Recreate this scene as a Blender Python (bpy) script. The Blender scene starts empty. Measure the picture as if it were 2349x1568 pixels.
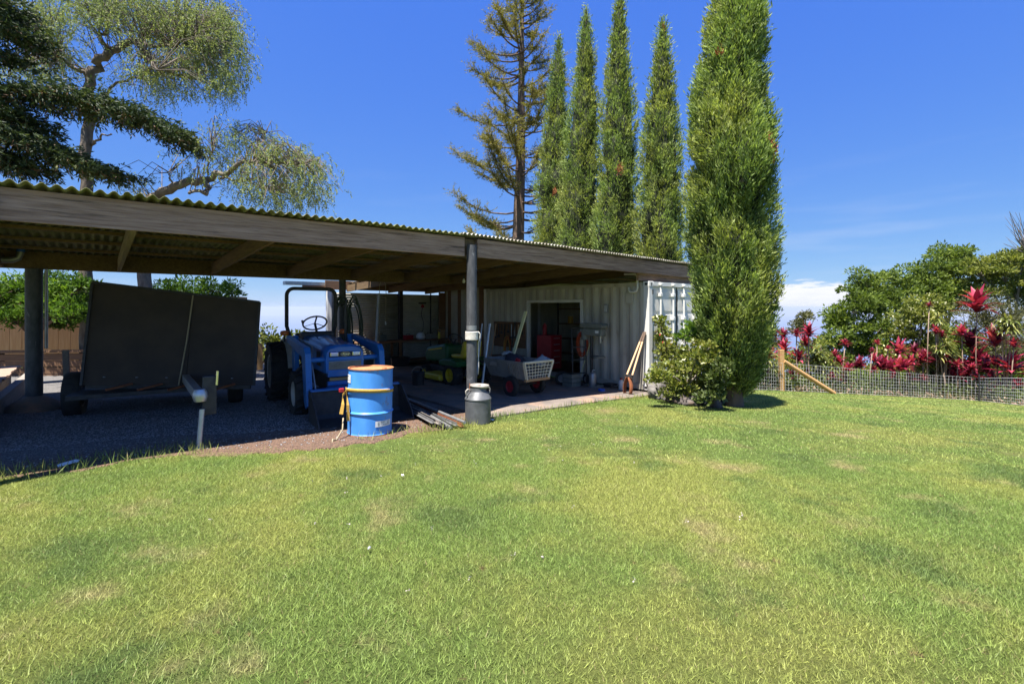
import bpy, math, random
import numpy as np
from mathutils import Vector, Matrix, noise, Quaternion

R = math.radians
rng = np.random.default_rng(7)
random.seed(7)
sc = bpy.context.scene
col = sc.collection

# ---------------------------------------------------------------- camera, sky, sun, exposure
EYE = 1.45                 # metres above the grass under the camera
F, CX, HY = 1100.0, 1174.5, 705.0
cam_d = bpy.data.cameras.new('camera')
cam = bpy.data.objects.new('camera', cam_d)
col.objects.link(cam)
cam.location = (0, 0, EYE)
cam.rotation_euler = (R(90), 0, 0)
cam_d.sensor_fit = 'HORIZONTAL'
cam_d.sensor_width = 36
cam_d.lens = F / 2349 * 36
cam_d.shift_y = -79 / 2349
cam_d.clip_start = 0.05
cam_d.clip_end = 300000
sc.camera = cam

SH = R(41)                 # heading of the shed front
U = np.array([math.cos(SH), math.sin(SH)])
V = np.array([-math.sin(SH), math.cos(SH)])
P0 = np.array([-0.672, 7.5])

SUN_EL = R(71)
tosun = Vector((-U[0] * math.cos(SUN_EL) - V[0] * .10, -U[1] * math.cos(SUN_EL) - V[1] * .10, math.sin(SUN_EL))).normalized()
sun_d = bpy.data.lights.new('sun', 'SUN')
sun_d.energy = 5.0
sun_d.angle = R(0.53)
sun_d.color = (1.0, 0.955, 0.88)
sun = bpy.data.objects.new('sun', sun_d)
col.objects.link(sun)
sun.rotation_euler = tosun.to_track_quat('Z', 'Y').to_euler()
sun.location = (0, 0, 30)

world = bpy.data.worlds.new('World')
sc.world = world
world.use_nodes = True
wn, wl = world.node_tree.nodes, world.node_tree.links
wn.clear()
wo = wn.new('ShaderNodeOutputWorld')
bg = wn.new('ShaderNodeBackground')
bg.inputs['Strength'].default_value = 0.083
sky = wn.new('ShaderNodeTexSky')
sky.sky_type = 'NISHITA'
sky.sun_disc = False
sky.sun_elevation = SUN_EL
sky.sun_rotation = math.atan2(tosun.x, tosun.y)
sky.altitude = 900
sky.air_density = 0.85
sky.dust_density = 0.0
sky.ozone_density = 1.6
# clear mountain air, as the photograph grades it: one tone curve per channel for the whole sky
ss_ = wn.new('ShaderNodeSeparateColor'); wl.new(sky.outputs[0], ss_.inputs[0])
hs = wn.new('ShaderNodeCombineColor')
for i_, (g_, m_) in enumerate(((.82, .43), (.61, .86), (.09, 3.6))):
    pw = wn.new('ShaderNodeMath'); pw.operation = 'POWER'; wl.new(ss_.outputs[i_], pw.inputs[0]); pw.inputs[1].default_value = g_
    ml = wn.new('ShaderNodeMath'); ml.operation = 'MULTIPLY'; wl.new(pw.outputs[0], ml.inputs[0]); ml.inputs[1].default_value = m_
    wl.new(ml.outputs[0], hs.inputs[i_])
# a low bank of cumulus all round the horizon, broken by noise
tc = wn.new('ShaderNodeTexCoord')
sep = wn.new('ShaderNodeSeparateXYZ')
wl.new(tc.outputs['Generated'], sep.inputs[0])
def wmath(op, a, b=None, c=None):
    n = wn.new('ShaderNodeMath'); n.operation = op
    for i, x in enumerate((a, b, c)):
        if x is None: continue
        if isinstance(x, (int, float)): n.inputs[i].default_value = x
        else: wl.new(x, n.inputs[i])
    return n.outputs[0]
def wramp(x, a, b, c=0.0, d=1.0):
    n = wn.new('ShaderNodeMapRange'); n.interpolation_type = 'SMOOTHSTEP'
    wl.new(x, n.inputs[0])
    for i, q in zip((1, 2, 3, 4), (a, b, c, d)): n.inputs[i].default_value = q
    return n.outputs[0]
mp = wn.new('ShaderNodeMapping'); mp.inputs['Scale'].default_value = (1, 1, 6)
wl.new(tc.outputs['Generated'], mp.inputs[0])
n1 = wn.new('ShaderNodeTexNoise'); n1.inputs['Scale'].default_value = 4.2; n1.inputs['Detail'].default_value = 2
mpl = wn.new('ShaderNodeMapping'); mpl.inputs['Scale'].default_value = (1, 1, 0); mpl.inputs['Location'].default_value = (3.9, 7.7, 0)
wl.new(tc.outputs['Generated'], mpl.inputs[0]); wl.new(mpl.outputs[0], n1.inputs[0])
n2 = wn.new('ShaderNodeTexNoise'); n2.inputs['Scale'].default_value = 20; n2.inputs['Detail'].default_value = 9; n2.inputs['Roughness'].default_value = .62
wl.new(mp.outputs[0], n2.inputs[0])
top = wmath('MULTIPLY_ADD', wramp(n1.outputs[0], .44, .60), .062, -.018)          # height of the bank above the base
top = wmath('ADD', top, wmath('MULTIPLY', wmath('SUBTRACT', n2.outputs[0], .5), .055))
edge = wmath('SUBTRACT', top, sep.outputs[2])
cl = wmath('MULTIPLY', wramp(edge, -.005, .010), wramp(sep.outputs[2], -.006, .002))
cirr = wn.new('ShaderNodeTexNoise'); cirr.inputs['Scale'].default_value = 3; cirr.inputs['Detail'].default_value = 5
mp3 = wn.new('ShaderNodeMapping'); mp3.inputs['Scale'].default_value = (1, 1, 9); wl.new(tc.outputs['Generated'], mp3.inputs[0]); wl.new(mp3.outputs[0], cirr.inputs[0])
veil = wmath('MULTIPLY', wramp(cirr.outputs[0], .52, .8), wmath('MULTIPLY', wramp(sep.outputs[2], .34, .08), .14))
shade = wramp(wmath('ADD', edge, wmath('MULTIPLY', wmath('SUBTRACT', n2.outputs[0], .5), .05)), .0, .05, 1.0, .72)
cc = wn.new('ShaderNodeMixRGB'); cc.inputs[1].default_value = (2.9, 3.2, 3.9, 1); cc.inputs[2].default_value = (4.7, 4.75, 4.9, 1)
wl.new(shade, cc.inputs[0])
mx = wn.new('ShaderNodeMixRGB'); wl.new(wmath('MAXIMUM', cl, veil), mx.inputs[0]); wl.new(hs.outputs[0], mx.inputs[1]); wl.new(cc.outputs[0], mx.inputs[2])
wl.new(mx.outputs[0], bg.inputs[0])
wl.new(bg.outputs[0], wo.inputs[0])

sc.view_settings.view_transform = 'Standard'
sc.view_settings.look = 'None'
sc.view_settings.exposure = 1.38
sc.view_settings.gamma = 1.0
sc.view_settings.use_curve_mapping = False
sc.cycles.max_bounces = 6
sc.cycles.diffuse_bounces = 3
sc.cycles.glossy_bounces = 3
sc.cycles.transmission_bounces = 4
sc.cycles.transparent_max_bounces = 6
sc.cycles.caustics_reflective = False
sc.cycles.caustics_refractive = False
sc.cycles.sample_clamp_indirect = 6
sc.cycles.use_denoising = True

# ---------------------------------------------------------------- ground shape and coordinates
def ground(X, Y):
    X = np.asarray(X, float); Y = np.asarray(Y, float)
    d = .5 * X + .8 * Y
    q = (.10 * 1.0) * np.logaddexp(0, np.clip((d - 10.3) / 1.0, -60, 1e6))
    far = np.maximum(0, d - 30)
    return -.012 * np.clip(X, -60, 400) - .034 * np.clip(Y, -60, 400) - q - .10 * far * far / (far + 25)
def gz(X, Y): return float(ground(X, Y))
def SW(s, t): return tuple(P0 + U * s + V * t)
def to_shed(X, Y):
    dx, dy = X - P0[0], Y - P0[1]
    return dx * U[0] + dy * U[1], dx * V[0] + dy * V[1]
def pt(x, y, Y):           # a point Y metres out, seen at a given place in the photograph
    return Vector(((x - CX) / F * Y, Y, EYE + (HY - y) / F * Y))
def at(x, y):              # where that line of sight meets the ground
    rx, rz = (x - CX) / F, (HY - y) / F
    ys = np.arange(1, 120, .01)
    k = np.nonzero(EYE + rz * ys < ground(rx * ys, ys))[0]
    Y = ys[k[0]] if len(k) else 60
    return Vector((rx * Y, Y, gz(rx * Y, Y)))

# ---------------------------------------------------------------- materials
def nodes_of(m):
    m.use_nodes = True
    return m.node_tree.nodes, m.node_tree.links
MATS = {}
def M(name, c, rough=.6, metal=0.0, c2=None, scale=6, detail=5, bump=0.0, bscale=None, stretch=(1, 1, 1), lo=.35, hi=.65, c3=None, s3=2.0, lo3=.58, hi3=.7, spec=.5, coat=0, world_space=False):
    m = bpy.data.materials.new(name)
    n, l = nodes_of(m)
    b = n['Principled BSDF']
    b.inputs['Roughness'].default_value = rough
    b.inputs['Metallic'].default_value = metal
    b.inputs['Specular IOR Level'].default_value = spec
    b.inputs['Coat Weight'].default_value = coat
    c = (*c, 1)
    b.inputs['Base Color'].default_value = c
    if world_space:
        g = n.new('ShaderNodeNewGeometry'); src = g.outputs['Position']
    else:
        g = n.new('ShaderNodeTexCoord'); src = g.outputs['Object']
    mpn = n.new('ShaderNodeMapping'); mpn.inputs['Scale'].default_value = stretch
    l.new(src, mpn.inputs[0])
    def nz(sca, det, ro=.6):
        t = n.new('ShaderNodeTexNoise'); t.inputs['Scale'].default_value = sca; t.inputs['Detail'].default_value = det; t.inputs['Roughness'].default_value = ro
        l.new(mpn.outputs[0], t.inputs[0]); return t.outputs[0]
    def rp(x, a, bb):
        t = n.new('ShaderNodeMapRange'); l.new(x, t.inputs[0]); t.inputs[1].default_value = a; t.inputs[2].default_value = bb; return t.outputs[0]
    out = None
    if c2 is not None:
        mx = n.new('ShaderNodeMixRGB'); mx.inputs[1].default_value = c; mx.inputs[2].default_value = (*c2, 1)
        l.new(rp(nz(scale, detail), lo, hi), mx.inputs[0]); out = mx.outputs[0]
    if c3 is not None:
        mx = n.new('ShaderNodeMixRGB'); mx.inputs[2].default_value = (*c3, 1)
        if out: l.new(out, mx.inputs[1])
        else: mx.inputs[1].default_value = c
        l.new(rp(nz(s3, 8, .7), lo3, hi3), mx.inputs[0]); out = mx.outputs[0]
    if out: l.new(out, b.inputs['Base Color'])
    if bump:
        bp = n.new('ShaderNodeBump'); bp.inputs['Strength'].default_value = bump; bp.inputs['Distance'].default_value = .02
        l.new(nz(bscale or scale * 3, 6), bp.inputs['Height']); l.new(bp.outputs[0], b.inputs['Normal'])
    MATS[name] = m
    return m

def leafmat(name, cols, trans=.35, rough=.55, gloss=.25, patch=None, pscale=.6, plo=.4, phi=.6):
    m = bpy.data.materials.new(name)
    n, l = nodes_of(m)
    b = n['Principled BSDF']
    out = n['Material Output']
    a = n.new('ShaderNodeAttribute'); a.attribute_name = 'rnd'
    r = n.new('ShaderNodeValToRGB')
    el = r.color_ramp.elements
    while len(el) < len(cols): el.new(.5)
    for i, cc in enumerate(cols):
        el[i].position = i / max(1, len(cols) - 1); el[i].color = (*cc, 1)
    l.new(a.outputs['Fac'], r.inputs[0])
    cout = r.outputs[0]
    if patch is not None:
        g = n.new('ShaderNodeNewGeometry')
        t = n.new('ShaderNodeTexNoise'); t.inputs['Scale'].default_value = pscale; t.inputs['Detail'].default_value = 4
        l.new(g.outputs['Position'], t.inputs[0])
        mr = n.new('ShaderNodeMapRange'); l.new(t.outputs[0], mr.inputs[0]); mr.inputs[1].default_value = plo; mr.inputs[2].default_value = phi
        mx = n.new('ShaderNodeMixRGB'); mx.blend_type = 'MULTIPLY'; mx.inputs[2].default_value = (*patch, 1)
        l.new(mr.outputs[0], mx.inputs[0]); l.new(cout, mx.inputs[1]); cout = mx.outputs[0]
    l.new(cout, b.inputs['Base Color'])
    b.inputs['Roughness'].default_value = rough
    b.inputs['Specular IOR Level'].default_value = gloss
    tr = n.new('ShaderNodeBsdfTranslucent')
    mx = n.new('ShaderNodeMixRGB'); mx.blend_type = 'MULTIPLY'; mx.inputs[0].default_value = 1; mx.inputs[2].default_value = (1.15, 1.2, .6, 1)
    l.new(cout, mx.inputs[1]); l.new(mx.outputs[0], tr.inputs[0])
    ms = n.new('ShaderNodeMixShader'); ms.inputs[0].default_value = trans
    l.new(b.outputs[0], ms.inputs[1]); l.new(tr.outputs[0], ms.inputs[2]); l.new(ms.outputs[0], out.inputs[0])
    MATS[name] = m
    return m

# ---------------------------------------------------------------- mesh helpers
def np_mesh(name, Vx, Fx, mat, parent=None, rnd=None, smooth=False):
    Vx = np.asarray(Vx, np.float32); Fx = np.asarray(Fx, np.int32)
    me = bpy.data.meshes.new(name)
    nf, k = Fx.shape
    me.vertices.add(len(Vx)); me.vertices.foreach_set('co', Vx.ravel())
    me.loops.add(nf * k); me.loops.foreach_set('vertex_index', Fx.ravel())
    me.polygons.add(nf); me.polygons.foreach_set('loop_start', np.arange(0, nf * k, k, dtype=np.int32))
    if smooth: me.polygons.foreach_set('use_smooth', np.ones(nf, bool))
    me.update(calc_edges=True)
    if rnd is not None:
        at_ = me.attributes.new('rnd', 'FLOAT', 'FACE'); at_.data.foreach_set('value', np.asarray(rnd, np.float32))
    if mat: me.materials.append(mat)
    o = bpy.data.objects.new(name, me)
    col.objects.link(o)
    if parent: o.parent = parent
    return o

class MB:
    def __init__(s): s.v = []; s.f = []
    def add(s, vs, fs, mtx=None):
        b = len(s.v)
        s.v += [tuple(mtx @ Vector(q)) if mtx else tuple(q) for q in vs]
        s.f += [tuple(i + b for i in q) for q in fs]; return s
    def bx(s, x0, x1, y0, y1, z0, z1, mtx=None):
        return s.add([(x0, y0, z0), (x1, y0, z0), (x1, y1, z0), (x0, y1, z0), (x0, y0, z1), (x1, y0, z1), (x1, y1, z1), (x0, y1, z1)],
                     [(0, 3, 2, 1), (4, 5, 6, 7), (0, 1, 5, 4), (1, 2, 6, 5), (2, 3, 7, 6), (3, 0, 4, 7)], mtx)
    def bar(s, p, q, w, h, up=(0, 0, 1)):
        p, q = Vector(p), Vector(q); d = (q - p).normalized(); up = Vector(up)
        a = d.cross(up)
        if a.length < 1e-4: a = d.cross(Vector((1, 0, 0)))
        a.normalize(); b = a.cross(d)
        vs = [o + a * (i * w / 2) + b * (j * h / 2) for o in (p, q) for i, j in ((-1, -1), (1, -1), (1, 1), (-1, 1))]
        return s.add(vs, [(0, 1, 2, 3), (7, 6, 5, 4), (0, 4, 5, 1), (1, 5, 6, 2), (2, 6, 7, 3), (3, 7, 4, 0)])
    def tube(s, path, r, n=8, cap=True):
        path = [Vector(p) for p in path]
        rs = r if isinstance(r, (list, tuple)) else [r] * len(path)
        t = (path[1] - path[0]).normalized()
        a = t.orthogonal().normalized()
        rings = []
        for i, p in enumerate(path):
            t2 = (path[min(i + 1, len(path) - 1)] - path[max(i - 1, 0)])
            if t2.length > 1e-9:
                t2.normalize(); a = (a - t2 * a.dot(t2))
                a = a.normalized() if a.length > 1e-6 else t2.orthogonal().normalized()
                t = t2
            b = t.cross(a)
            rings.append([p + (a * math.cos(2 * math.pi * k / n) + b * math.sin(2 * math.pi * k / n)) * rs[i] for k in range(n)])
        vs = [q for ring in rings for q in ring]
        fs = [(i * n + k, i * n + (k + 1) % n, (i + 1) * n + (k + 1) % n, (i + 1) * n + k) for i in range(len(path) - 1) for k in range(n)]
        if cap:
            fs.append(tuple(range(n - 1, -1, -1))); fs.append(tuple((len(path) - 1) * n + k for k in range(n)))
        return s.add(vs, fs)
    def lathe(s, prof, n=24, c=(0, 0, 0), mtx=None, cap=True):
        vs = []; fs = []
        for r, z in prof:
            for k in range(n):
                a = 2 * math.pi * k / n; vs.append((c[0] + r * math.cos(a), c[1] + r * math.sin(a), c[2] + z))
        for i in range(len(prof) - 1):
            for k in range(n):
                fs.append((i * n + k, i * n + (k + 1) % n, (i + 1) * n + (k + 1) % n, (i + 1) * n + k))
        if cap:
            fs.append(tuple(range(n - 1, -1, -1))); fs.append(tuple((len(prof) - 1) * n + k for k in range(n)))
        return s.add(vs, fs, mtx)
    def prism(s, poly, a0, a1, axis='x', mtx=None):
        k = len(poly)
        def mk(p, q): return {'x': (q, p[0], p[1]), 'y': (p[0], q, p[1]), 'z': (p[0], p[1], q)}[axis]
        vs = [mk(p, a0) for p in poly] + [mk(p, a1) for p in poly]
        fs = [tuple(range(k - 1, -1, -1)), tuple(range(k, 2 * k))] + [(i, (i + 1) % k, k + (i + 1) % k, k + i) for i in range(k)]
        return s.add(vs, fs, mtx)
    def build(s, name, mat, parent=None, smooth=False, bevel=0, fix=True):
        me = bpy.data.meshes.new(name)
        me.from_pydata(s.v, [], s.f)
        if fix:
            import bmesh
            bm = bmesh.new(); bm.from_mesh(me); bmesh.ops.recalc_face_normals(bm, faces=bm.faces); bm.to_mesh(me); bm.free()
        if smooth: me.shade_smooth()
        if smooth == 'auto':
            me.set_sharp_from_angle(angle=R(35))
        me.update()
        me.materials.append(MATS[mat] if isinstance(mat, str) else mat)
        o = bpy.data.objects.new(name, me); col.objects.link(o)
        if parent: o.parent = parent
        if bevel:
            b = o.modifiers.new('bevel', 'BEVEL'); b.width = bevel; b.segments = 2; b.limit_method = 'ANGLE'; b.angle_limit = R(40)
        return o

def tag(o, label, cat, group=None):
    o['label'] = label; o['category'] = cat
    if group: o['group'] = group
    return o
def thing(name, label, cat, loc, rotz=0, group=None):
    o = bpy.data.objects.new(name, None); o.empty_display_size = .1; col.objects.link(o)
    o.location = loc; o.rotation_euler = (0, 0, rotz)
    return tag(o, label, cat, group)
def sthing(name, label, cat, s, t, z=None, rot=0, group=None):
    X, Y = SW(s, t)
    return thing(name, label, cat, (X, Y, floor_z(s, t) if z is None else z), SH + rot, group)
def kind(o, k='structure'): o['kind'] = k; return o
def text(body, size, mat, parent, loc, rot, name='lettering', shear=0, ext=.001, sx=1):
    c = bpy.data.curves.new(name, 'FONT'); c.body = body; c.size = size; c.align_x = 'CENTER'; c.align_y = 'CENTER'; c.shear = shear; c.extrude = ext
    c.materials.append(MATS[mat]); tmp = bpy.data.objects.new(name, c); col.objects.link(tmp)
    me = bpy.data.meshes.new_from_object(tmp.evaluated_get(bpy.context.evaluated_depsgraph_get())); bpy.data.objects.remove(tmp)
    o = bpy.data.objects.new(name, me); col.objects.link(o); o.parent = parent
    o.location = loc; o.rotation_euler = rot; o.scale = (sx, 1, 1); return o
def floor_z(s, t):
    X, Y = SW(s, t); g = gz(X, Y)
    if .12 < s < 9 and t > -.36: return g + .045
    if s <= .12 and t > front_edge(s): return g + .014
    return g
FE = [(-12, .34), (-4.4, .32), (-3.6, .12), (-2.9, -.30), (-2.2, -.52), (-1.6, -.50), (-.8, -.32), (.12, -.25)]
def front_edge(s): return float(np.interp(s, [a for a, b in FE], [b for a, b in FE]))
def wob(k, x, seed=0): return noise.noise(Vector((x * k, seed, .37)))
# ---------------------------------------------------------------- materials in use
M('beam_wood', (.25, .145, .095), .85, c2=(.46, .30, .22), scale=5, stretch=(.35, 7, 7), bump=.6, bscale=16, c3=(.07, .045, .035), s3=4, lo3=.54, hi3=.68)
M('rafter_wood', (.13, .08, .04), .85, c2=(.2, .13, .06), scale=5, stretch=(6, .5, 6), bump=.3)
M('rafter_pale', (.30, .24, .13), .85, c2=(.22, .17, .09), scale=5, stretch=(6, .5, 6), bump=.3)
M('roof_moss', (.24, .23, .12), .95, c2=(.16, .17, .045), scale=4, bump=.4, bscale=60, c3=(.085, .08, .05), s3=6, lo3=.5, hi3=.72)
M('roof_zinc', (.33, .32, .27), .6, metal=.3, c2=(.18, .15, .11), scale=5, c3=(.13, .085, .05), s3=3, lo3=.56, hi3=.75)
M('post_black', (.045, .047, .052), .6, c2=(.085, .088, .094), scale=16, stretch=(1, 1, .4), c3=(.30, .30, .30), s3=14, lo3=.6, hi3=.72, bump=.15)
M('rust', (.30, .10, .035), .9, c2=(.17, .06, .03), scale=14, bump=.3)
M('white_rope', (.72, .69, .62), .9, c2=(.6, .56, .48), scale=40, bump=.3)
M('white_paint', (.78, .77, .73), .5, c2=(.70, .68, .63), scale=3, c3=(.40, .30, .22), s3=7, lo3=.68, hi3=.82, bump=.05)
M('container_cream', (.54, .51, .43), .5, c2=(.38, .355, .30), scale=2.5, stretch=(1, 1, .35), c3=(.26, .17, .11), s3=5, lo3=.60, hi3=.8, bump=.08)
M('dark_iron', (.025, .025, .027), .6, c2=(.05, .047, .045), scale=12, bump=.1)
M('black_plastic', (.02, .02, .022), .5, c2=(.032, .032, .034), scale=10)
M('interior_dark', (.05, .048, .042), .9, c2=(.08, .075, .06), scale=4)
M('concrete', (.22, .18, .15), .9, c2=(.14, .115, .10), scale=3, c3=(.38, .22, .14), s3=1.6, lo3=.52, hi3=.68, bump=.25, bscale=50, world_space=True)
M('siding', (.46, .44, .37), .6, metal=.0, c2=(.38, .36, .30), scale=3, c3=(.32, .27, .2), s3=5, lo3=.62, hi3=.8)
M('brown_board', (.16, .085, .045), .85, c2=(.22, .12, .06), scale=6, stretch=(.4, 4, 4), bump=.3)
M('house_wood', (.60, .27, .13), .85, c2=(.68, .34, .18), scale=5, stretch=(4, 4, .4), bump=.2)
M('deck_wood', (.30, .20, .15), .9, c2=(.40, .28, .2), scale=6, stretch=(.5, 5, 5), bump=.3)
M('timber_grey', (.22, .19, .17), .9, c2=(.3, .26, .22), scale=6, stretch=(5, .5, 5), bump=.4)
M('tractor_blue', (.016, .13, .40), .35, c2=(.022, .15, .45), scale=5, c3=(.03, .05, .09), s3=7, lo3=.62, hi3=.78, coat=.3)
M('loader_blue', (.014, .12, .36), .42, c2=(.02, .15, .42), scale=6, c3=(.12, .08, .05), s3=9, lo3=.66, hi3=.8)
M('tyre', (.018, .018, .018), .85, c2=(.035, .033, .03), scale=14, bump=.2)
M('rim_pale', (.5, .49, .45), .55, c2=(.38, .36, .32), scale=8)
M('chrome', (.75, .76, .78), .18, metal=1.0)
M('lamp_glass', (.75, .78, .8), .08, spec=1.0, coat=1)
M('amber', (.75, .17, .03), .3, coat=.6)
M('grey_metal', (.38, .38, .38), .45, metal=.6, c2=(.28, .28, .28), scale=9)
M('galv', (.52, .53, .54), .4, metal=.7, c2=(.42, .43, .44), scale=14)
M('drum_blue', (.055, .25, .68), .45, c2=(.085, .32, .78), scale=4, stretch=(1, 1, .5), c3=(.20, .115, .09), s3=4.5, lo3=.60, hi3=.70, bump=.12, bscale=5)
M('drum_rust', (.52, .235, .10), .85, c2=(.40, .16, .07), scale=10, bump=.3)
M('strap_yellow', (.56, .33, .05), .8, c2=(.42, .25, .05), scale=30)
M('red_plastic', (.42, .02, .03), .45, c2=(.33, .015, .025), scale=6)
M('label_white', (.8, .8, .78), .6, c2=(.68, .68, .66), scale=25)
M('ink', (.06, .06, .07), .7)
M('emblem_blue', (.01, .03, .14), .3, coat=.6)
M('can_grey', (.15, .155, .16), .5, metal=.3, c2=(.095, .098, .1), scale=7, c3=(.36, .34, .31), s3=10, lo3=.62, hi3=.75, bump=.1)
M('can_lid', (.48, .44, .38), .6, metal=.2, c2=(.36, .32, .27), scale=10)
M('mower_green', (.008, .085, .02), .45, c2=(.011, .105, .028), scale=5)
M('mower_yellow', (.68, .52, .02), .4, c2=(.58, .42, .03), scale=6)
M('cart_grey', (.27, .265, .255), .6, c2=(.21, .2, .19), scale=6, c3=(.15, .12, .09), s3=6, lo3=.6, hi3=.78)
M('cart_cream', (.60, .57, .44), .55, c2=(.5, .45, .33), scale=6)
M('worn_wood', (.44, .27, .12), .8, c2=(.35, .2, .09), scale=8, stretch=(.6, 6, 6), bump=.3)
M('handle_wood', (.60, .36, .19), .65, c2=(.68, .44, .25), scale=8, stretch=(6, 6, .5))
M('orange_cord', (.62, .10, .03), .5, c2=(.5, .07, .025), scale=30)
M('machine_green', (.20, .215, .19), .5, c2=(.15, .16, .14), scale=8)
M('hose_green', (.055, .085, .045), .5, c2=(.04, .06, .035), scale=14)
M('pale_yellow', (.72, .70, .40), .55)
M('blue_tape', (.03, .13, .55), .5)
M('rock', (.085, .07, .065), .95, c2=(.15, .125, .11), scale=5, bump=.9, bscale=16, c3=(.22, .12, .08), s3=4, lo3=.55, hi3=.7)
M('pale_rock', (.2, .185, .17), .95, c2=(.10, .09, .085), scale=6, stretch=(1, 1, 3), bump=.9, bscale=14)
M('fence_post', (.40, .225, .085), .8, c2=(.50, .30, .125), scale=6, stretch=(4, 4, .5), bump=.2)
M('wire', (.78, .79, .78), .45)
M('panel_black', (.034, .024, .018), .75, c2=(.055, .038, .027), scale=3, c3=(.065, .045, .035), s3=5, lo3=.62, hi3=.8, bump=.08)
M('bark_brown', (.19, .125, .085), .95, c2=(.11, .075, .055), scale=7, stretch=(1, 1, .3), bump=1.0, bscale=9)
M('bark_pepper', (.22, .18, .14), .95, c2=(.10, .08, .062), scale=8, stretch=(1, 1, .4), bump=1.0, bscale=12)
M('bark_grey', (.27, .23, .19), .95, c2=(.16, .13, .11), scale=9, stretch=(1, 1, .4), bump=.8, bscale=14)
M('ti_stem', (.32, .23, .16), .9, c2=(.22, .15, .11), scale=16, bump=.3)
M('paper', (.8, .8, .78), .8)
M('sea', (.06, .11, .22), .45)
M('cord_brown', (.34, .28, .18), .9)
M('navy_cloth', (.02, .022, .035), .9, c2=(.035, .035, .05), scale=9, bump=.5)
M('grey_cloth', (.3, .3, .31), .9, c2=(.45, .45, .46), scale=7, bump=.6)
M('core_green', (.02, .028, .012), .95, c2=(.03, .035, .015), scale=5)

# lawn: the same patches colour the soil sheet and the blades
def lawn_nodes(n, l):
    g = n.new('ShaderNodeNewGeometry')
    def nz(sca, det, off=0):
        mpn = n.new('ShaderNodeMapping'); mpn.inputs['Location'].default_value = (off, off * .7, 0); mpn.inputs['Scale'].default_value = (1, 1, 0)
        l.new(g.outputs['Position'], mpn.inputs[0])
        t = n.new('ShaderNodeTexNoise'); t.inputs['Scale'].default_value = sca; t.inputs['Detail'].default_value = det; t.inputs['Roughness'].default_value = .6
        l.new(mpn.outputs[0], t.inputs[0]); return t.outputs[0]
    def rp(x, a, b):
        t = n.new('ShaderNodeMapRange'); t.interpolation_type = 'SMOOTHSTEP'; l.new(x, t.inputs[0]); t.inputs[1].default_value = a; t.inputs[2].default_value = b; return t.outputs[0]
    def mix(f, a, b):
        t = n.new('ShaderNodeMixRGB'); l.new(f, t.inputs[0])
        for i, q in ((1, a), (2, b)):
            if isinstance(q, tuple): t.inputs[i].default_value = (*q, 1)
            else: l.new(q, t.inputs[i])
        return t.outputs[0]
    c = mix(rp(nz(.55, 5, 3.1), .36, .60), (.355, .38, .10), (.23, .315, .077))
    c = mix(rp(nz(1.3, 8, 9.7), .54, .74), c, (.48, .41, .19))        # straw
    c = mix(rp(nz(1.1, 10, 17.3), .52, .68), c, (.165, .235, .065))        # clover
    c = mix(rp(nz(5, 4, 1.3), .66, .74), c, (.30, .21, .10))
    return c, nz
m = bpy.data.materials.new('lawn_soil'); n, l = nodes_of(m); MATS['lawn_soil'] = m
c, nz = lawn_nodes(n, l)
t = n.new('ShaderNodeTexNoise'); t.inputs['Scale'].default_value = 38; t.inputs['Detail'].default_value = 8; t.inputs['Roughness'].default_value = .75
g = n.new('ShaderNodeNewGeometry'); l.new(g.outputs['Position'], t.inputs[0])
mr = n.new('ShaderNodeMapRange'); l.new(t.outputs[0], mr.inputs[0]); mr.inputs[1].default_value = .3; mr.inputs[2].default_value = .7; mr.inputs[3].default_value = .22; mr.inputs[4].default_value = .62  # dark thatch, with the shade between the blades painted into its colour
mx = n.new('ShaderNodeMixRGB'); mx.blend_type = 'MULTIPLY'; mx.inputs[0].default_value = 1; l.new(c, mx.inputs[1]); l.new(mr.outputs[0], mx.inputs[2])
vl = n.new('ShaderNodeVectorMath'); vl.operation = 'LENGTH'; l.new(g.outputs['Position'], vl.inputs[0])
fr = n.new('ShaderNodeMapRange'); l.new(vl.outputs['Value'], fr.inputs[0]); fr.inputs[1].default_value = 26; fr.inputs[2].default_value = 40
fm = n.new('ShaderNodeMixRGB'); l.new(fr.outputs[0], fm.inputs[0]); l.new(mx.outputs[0], fm.inputs[1]); fm.inputs[2].default_value = (.045, .065, .02, 1)
l.new(fm.outputs[0], n['Principled BSDF'].inputs['Base Color']); n['Principled BSDF'].inputs['Roughness'].default_value = .95; n['Principled BSDF'].inputs['Specular IOR Level'].default_value = .1
bp = n.new('ShaderNodeBump'); bp.inputs['Strength'].default_value = 1; bp.inputs['Distance'].default_value = .03; l.new(t.outputs[0], bp.inputs['Height']); l.new(bp.outputs[0], n['Principled BSDF'].inputs['Normal'])

m = bpy.data.materials.new('grass_blade'); n, l = nodes_of(m); MATS['grass_blade'] = m
c, nz = lawn_nodes(n, l)
a = n.new('ShaderNodeAttribute'); a.attribute_name = 'rnd'
mr = n.new('ShaderNodeMapRange'); l.new(a.outputs['Fac'], mr.inputs[0]); mr.inputs[3].default_value = .62; mr.inputs[4].default_value = 1.55
mx = n.new('ShaderNodeMixRGB'); mx.blend_type = 'MULTIPLY'; mx.inputs[0].default_value = 1; l.new(c, mx.inputs[1]); l.new(mr.outputs[0], mx.inputs[2])
st = n.new('ShaderNodeMixRGB'); st.inputs[2].default_value = (.36, .31, .14, 1)
mr2 = n.new('ShaderNodeMapRange'); l.new(a.outputs['Fac'], mr2.inputs[0]); mr2.inputs[1].default_value = .965; mr2.inputs[2].default_value = .97; l.new(mr2.outputs[0], st.inputs[0]); l.new(mx.outputs[0], st.inputs[1])
b = n['Principled BSDF']; l.new(st.outputs[0], b.inputs['Base Color']); b.inputs['Roughness'].default_value = .5; b.inputs['Specular IOR Level'].default_value = .25
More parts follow.
